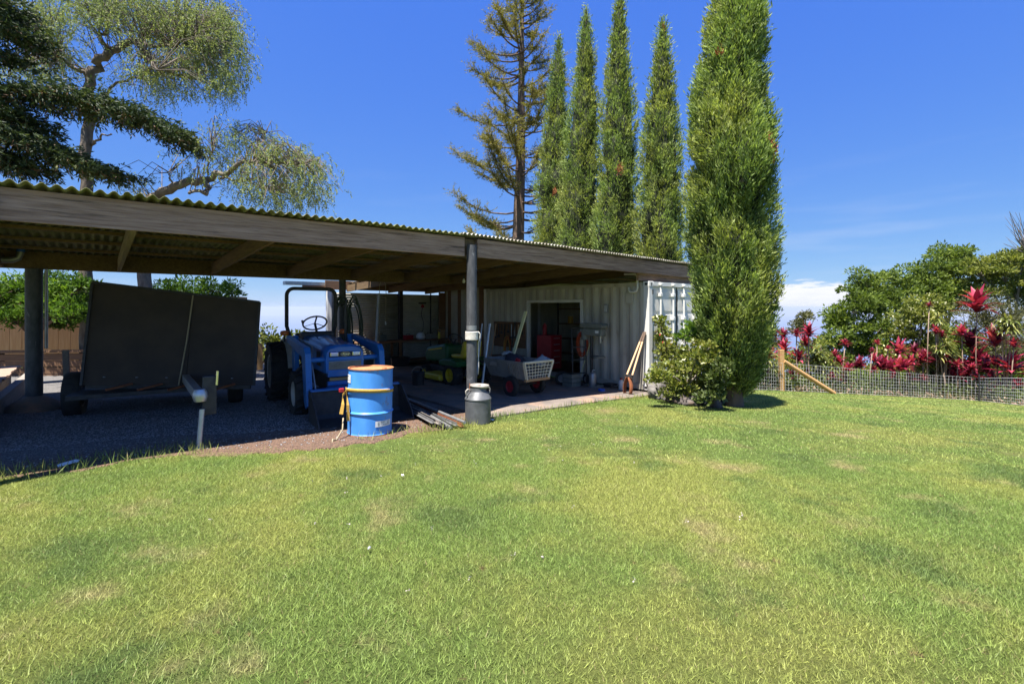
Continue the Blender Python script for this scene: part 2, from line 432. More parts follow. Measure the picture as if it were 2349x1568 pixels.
tr = n.new('ShaderNodeBsdfTranslucent'); l.new(st.outputs[0], tr.inputs[0])
ms = n.new('ShaderNodeMixShader'); ms.inputs[0].default_value = .4; l.new(b.outputs[0], ms.inputs[1]); l.new(tr.outputs[0], ms.inputs[2]); l.new(ms.outputs[0], n['Material Output'].inputs[0])

m = bpy.data.materials.new('gravel'); n, l = nodes_of(m); MATS['gravel'] = m
g = n.new('ShaderNodeNewGeometry'); vo = n.new('ShaderNodeTexVoronoi'); vo.inputs['Scale'].default_value = 55; l.new(g.outputs['Position'], vo.inputs[0])
no = n.new('ShaderNodeTexNoise'); no.inputs['Scale'].default_value = .9; no.inputs['Detail'].default_value = 7; l.new(g.outputs['Position'], no.inputs[0])
tco = n.new('ShaderNodeTexCoord'); spx = n.new('ShaderNodeSeparateXYZ'); l.new(tco.outputs['Object'], spx.inputs[0])
ad = n.new('ShaderNodeMath'); ad.operation = 'MULTIPLY_ADD'; l.new(no.outputs[0], ad.inputs[0]); ad.inputs[1].default_value = 1.6; l.new(spx.outputs[1], ad.inputs[2])
mr = n.new('ShaderNodeMapRange'); l.new(ad.outputs[0], mr.inputs[0]); mr.inputs[1].default_value = 1.15; mr.inputs[2].default_value = 1.9
r1 = n.new('ShaderNodeValToRGB'); r1.color_ramp.elements[0].color = (.085, .08, .077, 1); r1.color_ramp.elements[1].color = (.25, .235, .225, 1); l.new(vo.outputs['Color'], r1.inputs[0])
r2 = n.new('ShaderNodeValToRGB'); r2.color_ramp.elements[0].color = (.07, .04, .026, 1); r2.color_ramp.elements[1].color = (.24, .145, .095, 1); l.new(vo.outputs['Color'], r2.inputs[0])
mx = n.new('ShaderNodeMixRGB'); l.new(mr.outputs[0], mx.inputs[0]); l.new(r2.outputs[0], mx.inputs[1]); l.new(r1.outputs[0], mx.inputs[2])
l.new(mx.outputs[0], n['Principled BSDF'].inputs['Base Color']); n['Principled BSDF'].inputs['Roughness'].default_value = .95
bp = n.new('ShaderNodeBump'); bp.inputs['Strength'].default_value = 1; bp.inputs['Distance'].default_value = .02; l.new(vo.outputs['Distance'], bp.inputs['Height']); l.new(bp.outputs[0], n['Principled BSDF'].inputs['Normal'])
M('stone_bits', (.34, .325, .32), .9, c2=(.17, .155, .15), scale=60, world_space=True)

leafmat('leaf_cypress', [(.08, .105, .022), (.28, .32, .08), (.50, .52, .165)], .38, patch=(.80, .96, 1.08), pscale=.8)
leafmat('leaf_cypress_brown', [(.30, .10, .04), (.40, .15, .06)], .2)
leafmat('leaf_pepper', [(.095, .135, .06), (.20, .24, .10), (.36, .38, .15)], .42)
leafmat('leaf_fir', [(.016, .03, .013), (.045, .07, .025), (.15, .18, .06)], .25)
leafmat('leaf_fir_dead', [(.13, .075, .04), (.2, .12, .065)], .2)
leafmat('leaf_redwood', [(.10, .105, .03), (.22, .20, .05), (.34, .27, .075)], .38)
leafmat('leaf_acacia', [(.04, .068, .013), (.135, .19, .03), (.27, .33, .06)], .36)
leafmat('leaf_yellowgreen', [(.07, .10, .018), (.19, .215, .038), (.34, .34, .075)], .38)
leafmat('leaf_olive', [(.075, .08, .03), (.13, .13, .05), (.19, .18, .08)], .3)
leafmat('blossom_cream', [(.5, .5, .26), (.62, .6, .36)], .3)
leafmat('leaf_bright', [(.025, .06, .010), (.09, .17, .02), (.22, .33, .045)], .45)
leafmat('leaf_dracaena', [(.055, .085, .015), (.17, .20, .04), (.36, .34, .10)], .3, rough=.35, gloss=.5)
leafmat('leaf_ti', [(.10, .008, .028), (.30, .016, .055), (.52, .075, .125)], .35, rough=.42, gloss=.35)
leafmat('leaf_ti_shaded_maroon', [(.06, .008, .02), (.17, .012, .04), (.30, .03, .07)], .35, rough=.42, gloss=.35)
leafmat('leaf_shrub', [(.07, .10, .016), (.19, .22, .04), (.36, .33, .075)], .3, rough=.4, gloss=.5)
leafmat('leaf_red_small', [(.4, .03, .04), (.5, .08, .06)], .3)
leafmat('leaf_dry', [(.28, .18, .1), (.42, .31, .2), (.33, .2, .16)], .2)
leafmat('leaf_orange', [(.45, .12, .02), (.55, .2, .03)], .3)
leafmat('blossom_clover', [(.5, .42, .38), (.62, .56, .52)], .2)
leafmat('leaf_ground', [(.04, .065, .015), (.09, .12, .03), (.15, .17, .05)], .3)

# ---------------------------------------------------------------- the setting
def ring_sheet():
    rad = np.concatenate([np.arange(0.4, 34, .4), np.geomspace(34.5, 9000, 46)])
    nseg = 160
    ang = np.linspace(0, 2 * math.pi, nseg, endpoint=False)
    Rr, A = np.meshgrid(rad, ang, indexing='ij')
    X = Rr * np.cos(A) + 2; Y = Rr * np.sin(A) + 8
    Z = ground(X, Y)
    far = np.clip((Rr - 60) / 60, 0, 1)
    Vx = np.stack([X, Y, Z], -1).reshape(-1, 3)
    nr = len(rad); i = np.arange(nr - 1)[:, None]; k = np.arange(nseg)[None]
    Fx = np.stack([i * nseg + k, (i + 1) * nseg + k, (i + 1) * nseg + (k + 1) % nseg, i * nseg + (k + 1) % nseg], -1).reshape(-1, 4)
    c0 = len(Vx)
    Vx = np.vstack([Vx, [[2, 8, gz(2, 8)]]])
    o = np_mesh('lawn', Vx, Fx, MATS['lawn_soil'], smooth=True)
    import bmesh
    bm = bmesh.new(); bm.from_mesh(o.data); bm.verts.ensure_lookup_table()
    for k in range(nseg): bm.faces.new((bm.verts[c0], bm.verts[k], bm.verts[(k + 1) % nseg]))
    bm.to_mesh(o.data); bm.free()
    return o
kind(ring_sheet())
b = MB(); b.lathe([(150, 0), (42000, 0)], 96, cap=False)
o = b.build('sea', 'sea'); o.location = (0, 0, -640); kind(o)

def shed_sheet(name, s0, s1, t1, f_edge, dz, mat, step=.1, side=None):
    ss = np.arange(s0, s1 + 1e-6, step); nt = 60
    Vx = []
    for s in ss:
        e = f_edge(s)
        for j in range(nt + 1):
            t = e + (t1 - e) * (j / nt) ** 1.6
            X, Y = SW(s, t); Vx.append((X, Y, gz(X, Y) + dz - (.03 if j == 0 else 0)))
    n1 = nt + 1
    Fx = [(i * n1 + j, (i + 1) * n1 + j, (i + 1) * n1 + j + 1, i * n1 + j + 1) for i in range(len(ss) - 1) for j in range(nt)]
    mi = Matrix.Translation((P0[0], P0[1], 0)) @ Matrix.Rotation(SH, 4, 'Z')
    inv = np.array(mi.inverted())
    Vx = np.array(Vx); Vx = Vx @ inv[:3, :3].T + inv[:3, 3]
    o = np_mesh(name, Vx, np.array(Fx), MATS[mat]); o.matrix_world = mi
    return kind(o)
def grav_edge(s): return front_edge(s) - .14 + .22 * wob(2.3, s, 1.1) + .14 * wob(7, s, 4)
shed_sheet('gravel_floor', -13, .3, 12.5, grav_edge, .012, 'gravel')
# concrete slab of the workshop bay, its front edge standing just proud of the grass
b = MB()
ss = np.linspace(.15, 5.05, 40)
top, bot = [], []
for s in ss:
    e = -.36 + .015 * wob(3, s, 2)
    for t in (e, 8.35):
        X, Y = SW(s, t); z = gz(*SW(s, 1.0)) + .045 - .004 * (t - 1)
        b.v.append((X, Y, z)); b.v.append((X, Y, z - .25))
k = len(ss)
for i in range(k - 1):
    a, c = i * 4, (i + 1) * 4
    b.f += [(a, c, c + 2, a + 2), (a, a + 1, c + 1, c)]
b.f += [(0, 2, 3, 1)]
kind(b.build('concrete_slab', 'concrete'))

# stones lying on the gravel
def stones(name, n, region, size, mat):
    pts = []
    while len(pts) < n:
        s, t = region(); X, Y = SW(s, t)
        pts.append((X, Y, gz(X, Y) + .014))
    Pp = np.array(pts); oc = np.array([(1, 0, 0), (0, 1, 0), (-1, 0, 0), (0, -1, 0), (0, 0, 1), (0, 0, -1)], float)
    of = np.array([(0, 1, 4), (1, 2, 4), (2, 3, 4), (3, 0, 4), (1, 0, 5), (2, 1, 5), (3, 2, 5), (0, 3, 5)])
    sz = size * rng.uniform(.5, 1.5, (n, 1, 1)) * np.stack([rng.uniform(.6, 1.3, (n, 6)), rng.uniform(.6, 1.3, (n, 6)), rng.uniform(.35, .8, (n, 6))], -1)
    an = rng.uniform(0, 6.28, n); ca, sa = np.cos(an)[:, None], np.sin(an)[:, None]
    q = oc[None] * sz
    x, y = q[..., 0] * ca - q[..., 1] * sa, q[..., 0] * sa + q[..., 1] * ca
    Vx = np.stack([x, y, q[..., 2]], -1) + Pp[:, None]
    Fx = of[None] + 6 * np.arange(n)[:, None, None]
    o = np_mesh(name, Vx.reshape(-1, 3), Fx.reshape(-1, 3), MATS[mat]); return kind(o, 'stuff')
def reg_gr():
    s = random.uniform(-6.5, -.1); return s, front_edge(s) + .12 + (.9 if random.random() < .86 else 0) + random.random() ** 1.3 * 3.8
o = stones('gravel', 16000, reg_gr, .011, 'stone_bits'); tag(o, 'grey gravel bits scattered over the open bay floor', 'gravel')
# ---------------------------------------------------------------- carport shed
def zb(s): return float(np.interp(s, [-8, -5, 0, 6.6, 9.5], [2.20, 2.215, 2.245, 2.19, 2.17]))
SL = .045
shed = thing('carport_shed', 'long open carport shed with corrugated roof on black posts', 'shed', (P0[0], P0[1], 0), SH)
def beam_run(name, s0, s1, t0, t1, zf, h, mat, n=10):
    b = MB(); ss = np.linspace(s0, s1, n + 1)
    for s in ss:
        z = zf(s) + .004 * wob(2, s, 5)
        b.v += [(s, t0, z), (s, t1, z), (s, t1, z + h), (s, t0, z + h)]
    for i in range(n):
        a, c = 4 * i, 4 * i + 4
        b.f += [(a + k, c + k, c + (k + 1) % 4, a + (k + 1) % 4) for k in range(4)]
    b.f += [(0, 1, 2, 3), (4 * n, 4 * n + 3, 4 * n + 2, 4 * n + 1)]
    return b.build(name, mat, shed)
beam_run('front_beam', -9.2, -.085, 0, .05, zb, .29, 'beam_wood')
beam_run('front_beam', .15, 9.0, -.02, .03, zb, .285, 'beam_wood')
beam_run('splice_board', -1.0, 1.2, .056, .10, lambda s: zb(s) + .02, .26, 'rafter_wood')
beam_run('inner_beam', 4.7, 9.0, .10, .15, lambda s: zb(s) - .15, .30, 'beam_wood')
beam_run('rear_beam', -9.2, 1.3, 4.6, 4.65, lambda s: 2.06, .28, 'rafter_wood')
beam_run('rear_beam', 1.3, 5.7, 4.6, 4.65, lambda s: 2.09, .22, 'rafter_wood')
for i, s in enumerate((-8.2, -6.85, -5.5, -4.1, -2.72, -1.36, 0.03, 1.38, 2.74, 4.1, 5.45)):
    b = MB(); w = .024
    t1 = 4.6 if s < 1.2 else 8.2
    zt = lambda t: zb(s) + .262 - SL * t
    b.v = [(s - w, .06, zt(.06)), (s + w, .06, zt(.06)), (s + w, .06, zt(.06) - .2), (s - w, .06, zt(.06) - .2), (s - w, t1, zt(t1)), (s + w, t1, zt(t1)), (s + w, t1, zt(t1) - .2), (s - w, t1, zt(t1) - .2)]
    b.f = [(0, 1, 2, 3), (7, 6, 5, 4), (0, 4, 5, 1), (1, 5, 6, 2), (2, 6, 7, 3), (3, 7, 4, 0)]
    b.build('rafter', 'rafter_pale' if i == 3 else 'rafter_wood', shed)
for t in (.22, 1.15, 2.05, 2.95, 3.85, 4.75):
    beam_run('purlin', -9.2, 9.0, t - .045, t + .045, lambda s: zb(s) + .264 - SL * t, .038, 'rafter_wood', 8)
for t in (5.7, 6.6, 7.5, 8.3):
    beam_run('purlin', 1.25, 5.75, t - .045, t + .045, lambda s: zb(s) + .264 - SL * t, .038, 'rafter_wood', 4)
def roof_sheet(s0, s1, t0, t1, dz, mat, pitch):
    n = int((s1 - s0) / pitch * 8); ss = np.linspace(s0, s1, n + 1)
    ts = [t0, t0 + .3, (t0 + t1) / 2, t1]
    Vx = [(s, t, zb(s) + .325 + .019 * math.sin(2 * math.pi * s / pitch) - SL * t + dz) for s in ss for t in ts]
    Fx = [(4 * i + j, 4 * i + 4 + j, 4 * i + 5 + j, 4 * i + 1 + j) for i in range(n) for j in range(3)]
    o = np_mesh('roof_sheet', Vx, Fx, MATS[mat], shed, smooth=True)
    md = o.modifiers.new('solid', 'SOLIDIFY'); md.thickness = .006; md.offset = 1
    return o
s = -9.2; i = 0
while s < 8.7:
    left = s < -.2
    w = 1.0 if left else .8
    pitch = .1 if left else .08
    t1 = 6.5 if s < 1.1 else 8.55  # left sheets run on unseen past the rear beam, added to block sun
    roof_sheet(s, s + w + pitch * .9, -.085 + random.uniform(-.012, .012), t1, .007 * (i % 2) + random.uniform(0, .004), 'roof_moss' if left else 'roof_zinc', pitch)
    s += w; i += 1
def round_post(s, t, r, z1, extra=None):
    b = MB(); b.lathe([(r, gz(*SW(s, t)) - .1), (r, z1)], 28, (s, t, 0)); return b.build('post', 'post_black', shed, smooth='auto')
pm = round_post(0.03, -.03, .081, 2.42)
b = MB(); b.lathe([(.0825, 1.10), (.0825, 1.17)], 28, (.03, -.03, 0), cap=False); b.build('tape_band', 'grey_metal', pm, smooth=True)
b = MB(); b.bx(-.062, -.045, -.105, -.09, gz(*SW(0, 0)) + .03, .28); b.build('rust_streak', 'rust', pm)
b = MB(); b.bx(-.09, .17, .051, .056, 2.26, 2.5); b.build('gap_board', 'rafter_wood', shed)
round_post(-5.15, -.03, .085, 2.40)
lp = round_post(-5.14, 4.55, .105, 2.06)
round_post(-.18, 4.63, .075, 2.08)
b = MB(); b.lathe([(.42, 0), (.30, .12), (.12, .24), (.11, .25)], 20, (-5.14, 4.55, gz(*SW(-5.14, 4.55)) - .02)); b.build('concrete_foot', 'concrete', lp, smooth=True)
b = MB(); b.tube([(-7.2, 4.35, 2.18), (-5.5, 4.35, 2.16), (-5.36, 4.35, 2.17), (-5.3, 4.35, 2.2), (-5.27, 4.35, 2.3)], .045, 12); b.build('gutter_pipe', 'grey_metal', shed, smooth='auto')
b = MB(); b.tube([(-5.27, 4.35, 2.301), (-5.27, 4.35, 2.335)], .05, 12); b.build('pipe_end', 'blue_tape', shed, smooth='auto')
b = MB(); b.tube([(-5.0, 4.5, 2.05), (-5.0, 4.5, .8)], .022, 8); b.build('drain_pipe', 'grey_metal', shed, smooth='auto')

wall = thing('back_wall', 'pale horizontal corrugated metal wall closing the workshop at the back', 'wall', (P0[0], P0[1], 0), SH)
def siding(s0, s1, z0, z1):
    n = int((z1 - z0) / .075 * 6); zs = np.linspace(z0, z1, n + 1)
    Vx = [(s, 8.28 + .011 * math.sin(2 * math.pi * z / .075), z) for z in zs for s in (s0, s1)]
    Fx = [(2 * i, 2 * i + 1, 2 * i + 3, 2 * i + 2) for i in range(n)]
    o = np_mesh('siding_sheet', Vx, Fx, MATS['siding'], wall, smooth=True); md = o.modifiers.new('s', 'SOLIDIFY'); md.thickness = .004
siding(.92, 3.14, -.7, 1.90); siding(3.14, 5.1, -.7, 1.885)
b = MB(); b.bx(.78, .9, 8.2, 8.34, -.7, 2.22); b.build('white_post', 'white_paint', wall)
b = MB(); b.bx(3.08, 3.2, 8.1, 8.22, -.7, 2.1); b.build('wall_post', 'dark_iron', wall)
b = MB(); b.bx(4.3, 4.33, 8.2, 8.23, -.7, 2.0); b.build('thin_rod', 'dark_iron', wall)
b = MB(); b.bx(.7, 4.85, 8.14, 8.19, 1.98, 2.25); b.build('header_board', 'brown_board', wall)
for i in range(11):
    b = MB(); b.bx(4.86, 4.90, 5.98 + i * .2, 6.175 + i * .2, -.6, 2.1); b.build('wall_plank', 'siding' if i % 3 else 'brown_board', wall)
b = MB(); b.bx(4.6, 4.85, 8.1, 8.16, -.6, 1.97); b.build('corner_board', 'brown_board', wall)
b = MB(); b.bx(-.35, .76, 8.35, 8.6, 2.1, 2.2); b.build('eave_gutter', 'galv', wall)
b = MB(); b.bx(.1, .77, 8.30, 8.34, 1.96, 2.1); b.build('eave_board', 'brown_board', wall)

# ---------------------------------------------------------------- shipping container
CS, CT, CZ = 4.90, -.045, -.40
X, Y = SW(CS, CT)
con = thing('shipping_container', 'white shipping container with corrugated side and open side doorway', 'container', (X, Y, CZ), SH)
CW, CL, CH = 2.44, 6.06, 2.435
b = MB()
y = .15; prof = [(y, 0.004)]
while y < 5.85:
    for dy, x in ((.072, .004), (.068, .040), (.070, .040), (.068, .004)):
        y += dy; prof.append((min(y, 5.9), x))
DY0, DY1, DZ1 = 2.0, 3.92, 1.98
def side_seg(y0, x0, y1, x1):
    z0 = DZ1 + .03 if (y0 > DY0 - .02 and y1 < DY1 + .02) else .12
    b.add([(x0, y0, z0), (x1, y1, z0), (x1, y1, 2.345), (x0, y0, 2.345)], [(0, 1, 2, 3)])
cut = []
for (y0, x0), (y1, x1) in zip(prof, prof[1:]):
    ys = [y0] + [c for c in (DY0 - .02, DY1 + .02) if y0 < c < y1] + [y1]
    for ya, yb in zip(ys, ys[1:]):
        f = lambda q: x0 + (x1 - x0) * (q - y0) / (y1 - y0 + 1e-9)
        side_seg(ya, f(ya), yb, f(yb))
o = b.build('side_panel', 'container_cream', con, fix=False); md = o.modifiers.new('s', 'SOLIDIFY'); md.thickness = .003
b = MB(); b.bx(2.40, 2.44, .16, 5.9, .1, 2.345); b.build('side_panel', 'container_cream', con)
b = MB(); b.bx(.05, 2.39, 5.94, 5.98, .1, 2.345); b.build('end_panel', 'container_cream', con)
b = MB(); b.bx(.05, 2.39, .12, 5.93, 2.35, 2.39); b.build('roof_panel', 'container_cream', con)
b = MB(); b.bx(.05, 2.39, .1, 5.93, .02, .09); b.build('floor', 'brown_board', con)
for x in (0, CW - .14):
    for yy in (0, CL - .15):
        b = MB(); b.bx(x, x + .14, yy, yy + .15, .118, CH - .12); b.build('corner_post', 'white_paint', con, bevel=.006)
for x in (-.006, CW - .172):
    for yy in (-.006, CL - .156):
        for z in (-.002, CH - .118):
            b = MB(); b.bx(x, x + .178, yy, yy + .162, z, z + .12)
            cst = b.build('corner_casting', 'white_paint', con, bevel=.01)
            if x < 0 and yy < 0:
                h = MB(); h2 = MB(); h.lathe([(.03, 0), (.03, .002)], 16, mtx=Matrix.Translation((x + .09, yy - .003, z + .06)) @ Matrix.Rotation(R(90), 4, 'X') @ Matrix.Scale(.7, 4, (1, 0, 0)) @ Matrix.Scale(1.35, 4, (0, 1, 0)))
                h2.lathe([(.03, 0), (.03, .002)], 16, mtx=Matrix.Translation((x - .001, yy + .085, z + .06)) @ Matrix.Rotation(R(-90), 4, 'Y') @ Matrix.Scale(1.2, 4, (0, 1, 0)))
                h.build('hole_shade_disc', 'black_plastic', cst); h2.build('hole_shade_disc', 'black_plastic', cst)  # flat dark discs paint the shade inside the casting holes
for z0, z1 in ((.0, .118), (2.335, 2.42)):
    b = MB(); b.bx(-.002, .06, .175, 5.88, z0, z1); b.build('side_rail', 'container_cream', con)
    b = MB(); b.bx(.19, 2.25, .004, .1, z0 + .002, z1 + .01); b.build('end_rail', 'white_paint', con)
# doorway trim
for q in ((-.02, .07, DY0 - .07, DY0, .09, DZ1 + .07), (-.02, .07, DY1, DY1 + .07, .09, DZ1 + .07), (-.018, .068, DY0, DY1, DZ1, DZ1 + .07)):
    b = MB(); b.bx(*q); b.build('doorway_trim', 'white_paint', con)
# end doors
for x0, x1 in ((.15, 1.212), (1.228, 2.29)):
    b = MB(); b.bx(x0, x1, .05, .09, .13, 2.33); d = b.build('door_leaf', 'white_paint', con)
    for z0, z1 in ((.2, .62), (.7, 1.13), (1.3, 1.68), (1.76, 2.25)):
        f = MB(); f.bx(x0 + .05, x1 - .05, .036, .05, z0, z1); f.build('door_rib', 'white_paint', d, bevel=.008)
    for xs in (x0, x1):
        s = MB(); s.bx(xs - .008, xs + .008, .03, .06, .14, 2.32); s.build('door_seal', 'black_plastic', d)
for i, x in enumerate((.44, .98, 1.46, 2.0)):
    b = MB(); b.tube([(x, -.02, .06), (x, -.02, 2.38)], .0235, 10); lb = b.build('lock_bar', 'white_paint', con, smooth='auto')
    for z in (.3, .95, 1.55, 2.1):
        b = MB(); b.bx(x - .045, x + .045, -.048, .035, z, z + .075); b.build('bar_guide', 'white_paint', lb, bevel=.006)
    for z in (.03, 2.35):
        b = MB(); b.bx(x - .04, x + .04, -.055, .02, z, z + .055); b.build('cam_lock', 'white_paint', lb, bevel=.008)
    b = MB(); xx = x + (.16 if i % 2 == 0 else -.16); b.bar((x, -.045, 1.05), (x + (.34 if i % 2 == 0 else -.34), -.05, 1.05), .02, .03); b.build('lock_handle', 'white_paint', lb)
for z in (.18, .85, 1.52, 2.15):
    b = MB(); b.bx(.122, .152, -.012, .03, z, z + .10); b.build('hinge', 'dark_iron', con)
b = MB(); b.tube([(-.06, .62, 2.62), (-.06, .33, 2.61), (-.06, .27, 2.56), (-.06, .26, 2.30), (-.06, .29, 2.22), (-.06, .37, 2.20), (-.06, .47, 2.21), (-.06, .50, 2.26), (-.06, .50, 2.32)], .024, 10); b.build('vent_pipe', 'white_paint', con, smooth=True)
b = MB(); b.bx(-.03, -.003, .40, .62, 1.94, 2.2); b.build('junction_box', 'container_cream', con, bevel=.01)
ob = MB(); ob.bx(-.03, .0, 1.13, 1.24, 1.72, 1.93); oo = ob.build('power_outlet', 'grey_metal', con, bevel=.006)
for yq in (1.155, 1.195):
    b = MB(); b.bx(-.034, -.031, yq, yq + .02, 1.75, 1.9); b.build('socket_slot', 'label_white', oo)

# wood house, deck and retaining timber at the far left
hx = pt(40, 760, 15.5)
house = thing('wooden_house', 'orange brown timber house with vertical boards behind the left post', 'house', (-14.5, 14.2, gz(-14.5, 14.2)), R(14))
k = 0
x = -6.0
while x < 4.6:
    b = MB(); b.bx(x, x + .145, -.01 - .006 * (k % 2), .03, -.6, 2.05); b.build('wall_board', 'house_wood', house); x += .15; k += 1
b = MB(); b.bx(-6.1, 4.75, .03, .1, -.6, 2.0); b.build('wall_frame', 'brown_board', house)
b = MB(); b.bx(-6.6, 5.1, -.7, 3.5, 2.06, 2.16); b.build('roof', 'brown_board', house)
b = MB(); b.bx(3.3, 3.42, -.1, -.02, -.6, 2.0); b.build('corner_post', 'brown_board', house)

deck = thing('wooden_deck', 'low wooden deck of weathered boards at the left edge', 'deck', (*SW(-7.15, 6.3), floor_z(-7.15, 6.3)), SH)
for i in range(18):
    b = MB(); y0 = -2.6 + i * .29; b.bx(-1.3, 1.50 + random.uniform(-.02, .02), y0, y0 + .275, .26, .30); b.build('plank', 'deck_wood', deck)
for xq in (1.3, -1.3):
    b = MB(); b.bx(xq, xq + .06, -2.55, 2.6, -.1, .255); b.build('joist', 'timber_grey', deck)
b = MB(); b.bx(-1.2, 1.1, -3.1, -2.64, .08, .12); b.build('step', 'deck_wood', deck)
b = MB(); b.bar((0, -3.1, 0), (0, 3.2, -.02), .12, .32)
X, Y = SW(-5.5, 5.3)
o = b.build('retaining_timber', 'timber_grey'); o.location = (X, Y, gz(X, Y) + .12); o.rotation_euler = (0, 0, SH + R(-1)); tag(o, 'long weathered timber edging the gravel beside the wooden deck', 'timber')

lwp = at(150, 862)
lw_ = thing('low_timber_wall', 'low dark brown timber wall with a cap rail behind the left post', 'wall', lwp, R(10))
for i in range(4):
    b = MB(); b.bx(-1.6, 1.3, -.03, .03, -.1 + i * .17, .055 + i * .17); b.build('board', 'brown_board', lw_)
b = MB(); b.bx(-1.7, 1.4, -.08, .08, .60, .66); b.build('cap_rail', 'brown_board', lw_)
for x_ in (-1.5, -.1, 1.2):
    b = MB(); b.bx(x_, x_ + .1, .035, .12, -.1, .59); b.build('post', 'brown_board', lw_)
# ---------------------------------------------------------------- machines and things
def wheel(parent, c, r, w, rr, rim='rim_pale', lugs=0, hub=None, axis='x', name='wheel'):
    mt = Matrix.Translation(c) @ (Matrix.Rotation(R(90), 4, 'Y') if axis == 'x' else Matrix.Rotation(R(90), 4, 'X'))
    b = MB(); h = w / 2
    b.lathe([(rr, -h * .8), (rr + (r - rr) * .45, -h * 1.02), (r * .93, -h * .96), (r * .985, -h * .75), (r, -h * .3), (r, h * .3), (r * .985, h * .75), (r * .93, h * .96), (rr + (r - rr) * .45, h * 1.02), (rr, h * .8)], 36, mtx=mt, cap=False)
    for k in range(lugs):
        for sgn in (-1, 1):
            a = 2 * math.pi * (k + (.5 if sgn > 0 else 0)) / lugs
            a2 = a + .16
            p = mt @ Vector((math.cos(a) * (r + .004), math.sin(a) * (r + .004), sgn * h * .04)); q = mt @ Vector((math.cos(a2) * (r - .004), math.sin(a2) * (r - .004), sgn * h * .98))
            b.bar(p, q, .035 * r / .46, .045, (p - Vector(c)).normalized())
    ty = b.build(name, 'tyre', parent, smooth='auto')
    b = MB()
    b.lathe([(rr * 1.02, -h * .82), (rr * .9, -h * .8), (rr * .82, -h * .45), (rr * .3, -h * .35), (rr * .26, -h * .5), (.001, -h * .5)], 28, mtx=mt, cap=False)
    b.lathe([(rr * 1.02, h * .82), (rr * .9, h * .8), (rr * .82, h * .45), (rr * .3, h * .35), (rr * .26, h * .5), (.001, h * .5)], 28, mtx=mt, cap=False)
    b.build('rim', rim, ty, smooth='auto')
    return ty

# --- blue tractor with front loader, nose to the lawn (local -y is forward)
TS, TT = -1.46, 1.68
tr = sthing('tractor', 'blue farm tractor with front loader parked under the shed roof', 'tractor', TS, TT, rot=R(-6))
tr.scale = (1.1, 1.1, 1.1)
for sx in (-1, 1):
    wheel(tr, (sx * .50, 0, .30), .30, .19, .17, lugs=16, name='front_wheel')
    wheel(tr, (sx * .53, 1.5, .46), .465, .32, .27, lugs=18, name='rear_wheel')
b = MB(); b.bar((-.45, 0, .3), (.45, 0, .3), .09, .1); b.build('front_axle', 'dark_iron', tr)
b = MB(); b.bar((0, -.25, .42), (0, 1.6, .46), .3, .26); b.build('chassis', 'dark_iron', tr, bevel=.02)
b = MB(); b.tube([(-.4, 1.5, .46), (.4, 1.5, .46)], .1, 12); b.build('rear_axle', 'dark_iron', tr, smooth='auto')
# hood: shaped section swept along y
sec = [(-.27, .62), (-.28, .80), (-.265, .92), (-.21, .975), (-.10, 1.0), (.10, 1.0), (.21, .975), (.265, .92), (.28, .80), (.27, .62)]
b = MB(); ys = [(-.50, .93, -.02), (-.46, .985, 0), (-.2, 1.0, .0), (.5, 1.0, .035), (1.0, 1.02, .07)]
for y_, sca, dz in ys:
    for x_, z_ in sec: b.v.append((x_ * sca, y_, .62 + (z_ - .62) * (1 if y_ > -.48 else .97) + dz * (z_ - .62) / .38))
k = len(sec)
for i in range(len(ys) - 1):
    b.f += [(i * k + j, (i + 1) * k + j, (i + 1) * k + j + 1, i * k + j + 1) for j in range(k - 1)]
b.f += [tuple(range(k)), tuple(range(len(ys) * k - 1, (len(ys) - 1) * k - 1, -1))]
hood = b.build('hood', 'tractor_blue', tr, smooth='auto')
b = MB(); b.bx(-.215, .215, -.512, -.49, .835, .905); lampbar = b.build('lamp_panel', 'black_plastic', hood, bevel=.006)
for sx in (-1, 1):
    b = MB(); b.bx(sx * .15 - .055, sx * .15 + .055, -.522, -.508, .842, .9); hl = b.build('headlight', 'chrome', tr, bevel=.01)
    b = MB(); b.bx(sx * .15 - .044, sx * .15 + .044, -.526, -.5225, .849, .893); b.build('lens', 'lamp_glass', hl, bevel=.006)
b = MB(); b.lathe([(.001, 0), (.034, 0), (.036, .003), (.034, .006), (.001, .006)], 28, mtx=Matrix.Translation((0, -.5125, .871)) @ Matrix.Rotation(R(90), 4, 'X') @ Matrix.Scale(1.9, 4, (1, 0, 0)) @ Matrix.Scale(.75, 4, (0, 1, 0)), cap=False)
em = b.build('emblem', 'emblem_blue', tr)
b = MB(); b.tube([(.064 * math.cos(q), -.519, .871 + .0245 * math.sin(q)) for q in np.linspace(0, 2 * math.pi, 33)], .0022, 6, cap=False); b.build('emblem_ring', 'chrome', em)
text('Ford', .042, 'chrome', em, (0, -.5195, .871), (R(90), 0, 0), 'emblem_lettering', shear=.35, sx=1.15)
b = MB(); b.bx(-.22, .22, -.508, -.49, .66, .775); gr = b.build('grille', 'grey_metal', tr, bevel=.004)
for z in np.linspace(.67, .765, 8):
    b = MB(); b.bx(-.218, .218, -.514, -.509, z - .003, z + .003); b.build('grille_bar', 'dark_iron', gr)
for z0, z1 in ((.785, .825), (.56, .65), (.44, .50)):
    b = MB(); b.bx(-.235, .235, -.515, -.44, z0, z1); b.build('nose_band', 'tractor_blue', tr, bevel=.01)
for z in (.525, .42):
    b = MB(); b.bx(-.2, .2, -.48, -.44, z - .02, z + .02); b.build('nose_slot', 'worn_wood', tr)
b = MB(); b.bx(-.24, .24, -.56, -.40, .30, .43); b.build('bumper', 'loader_blue', tr, bevel=.02)
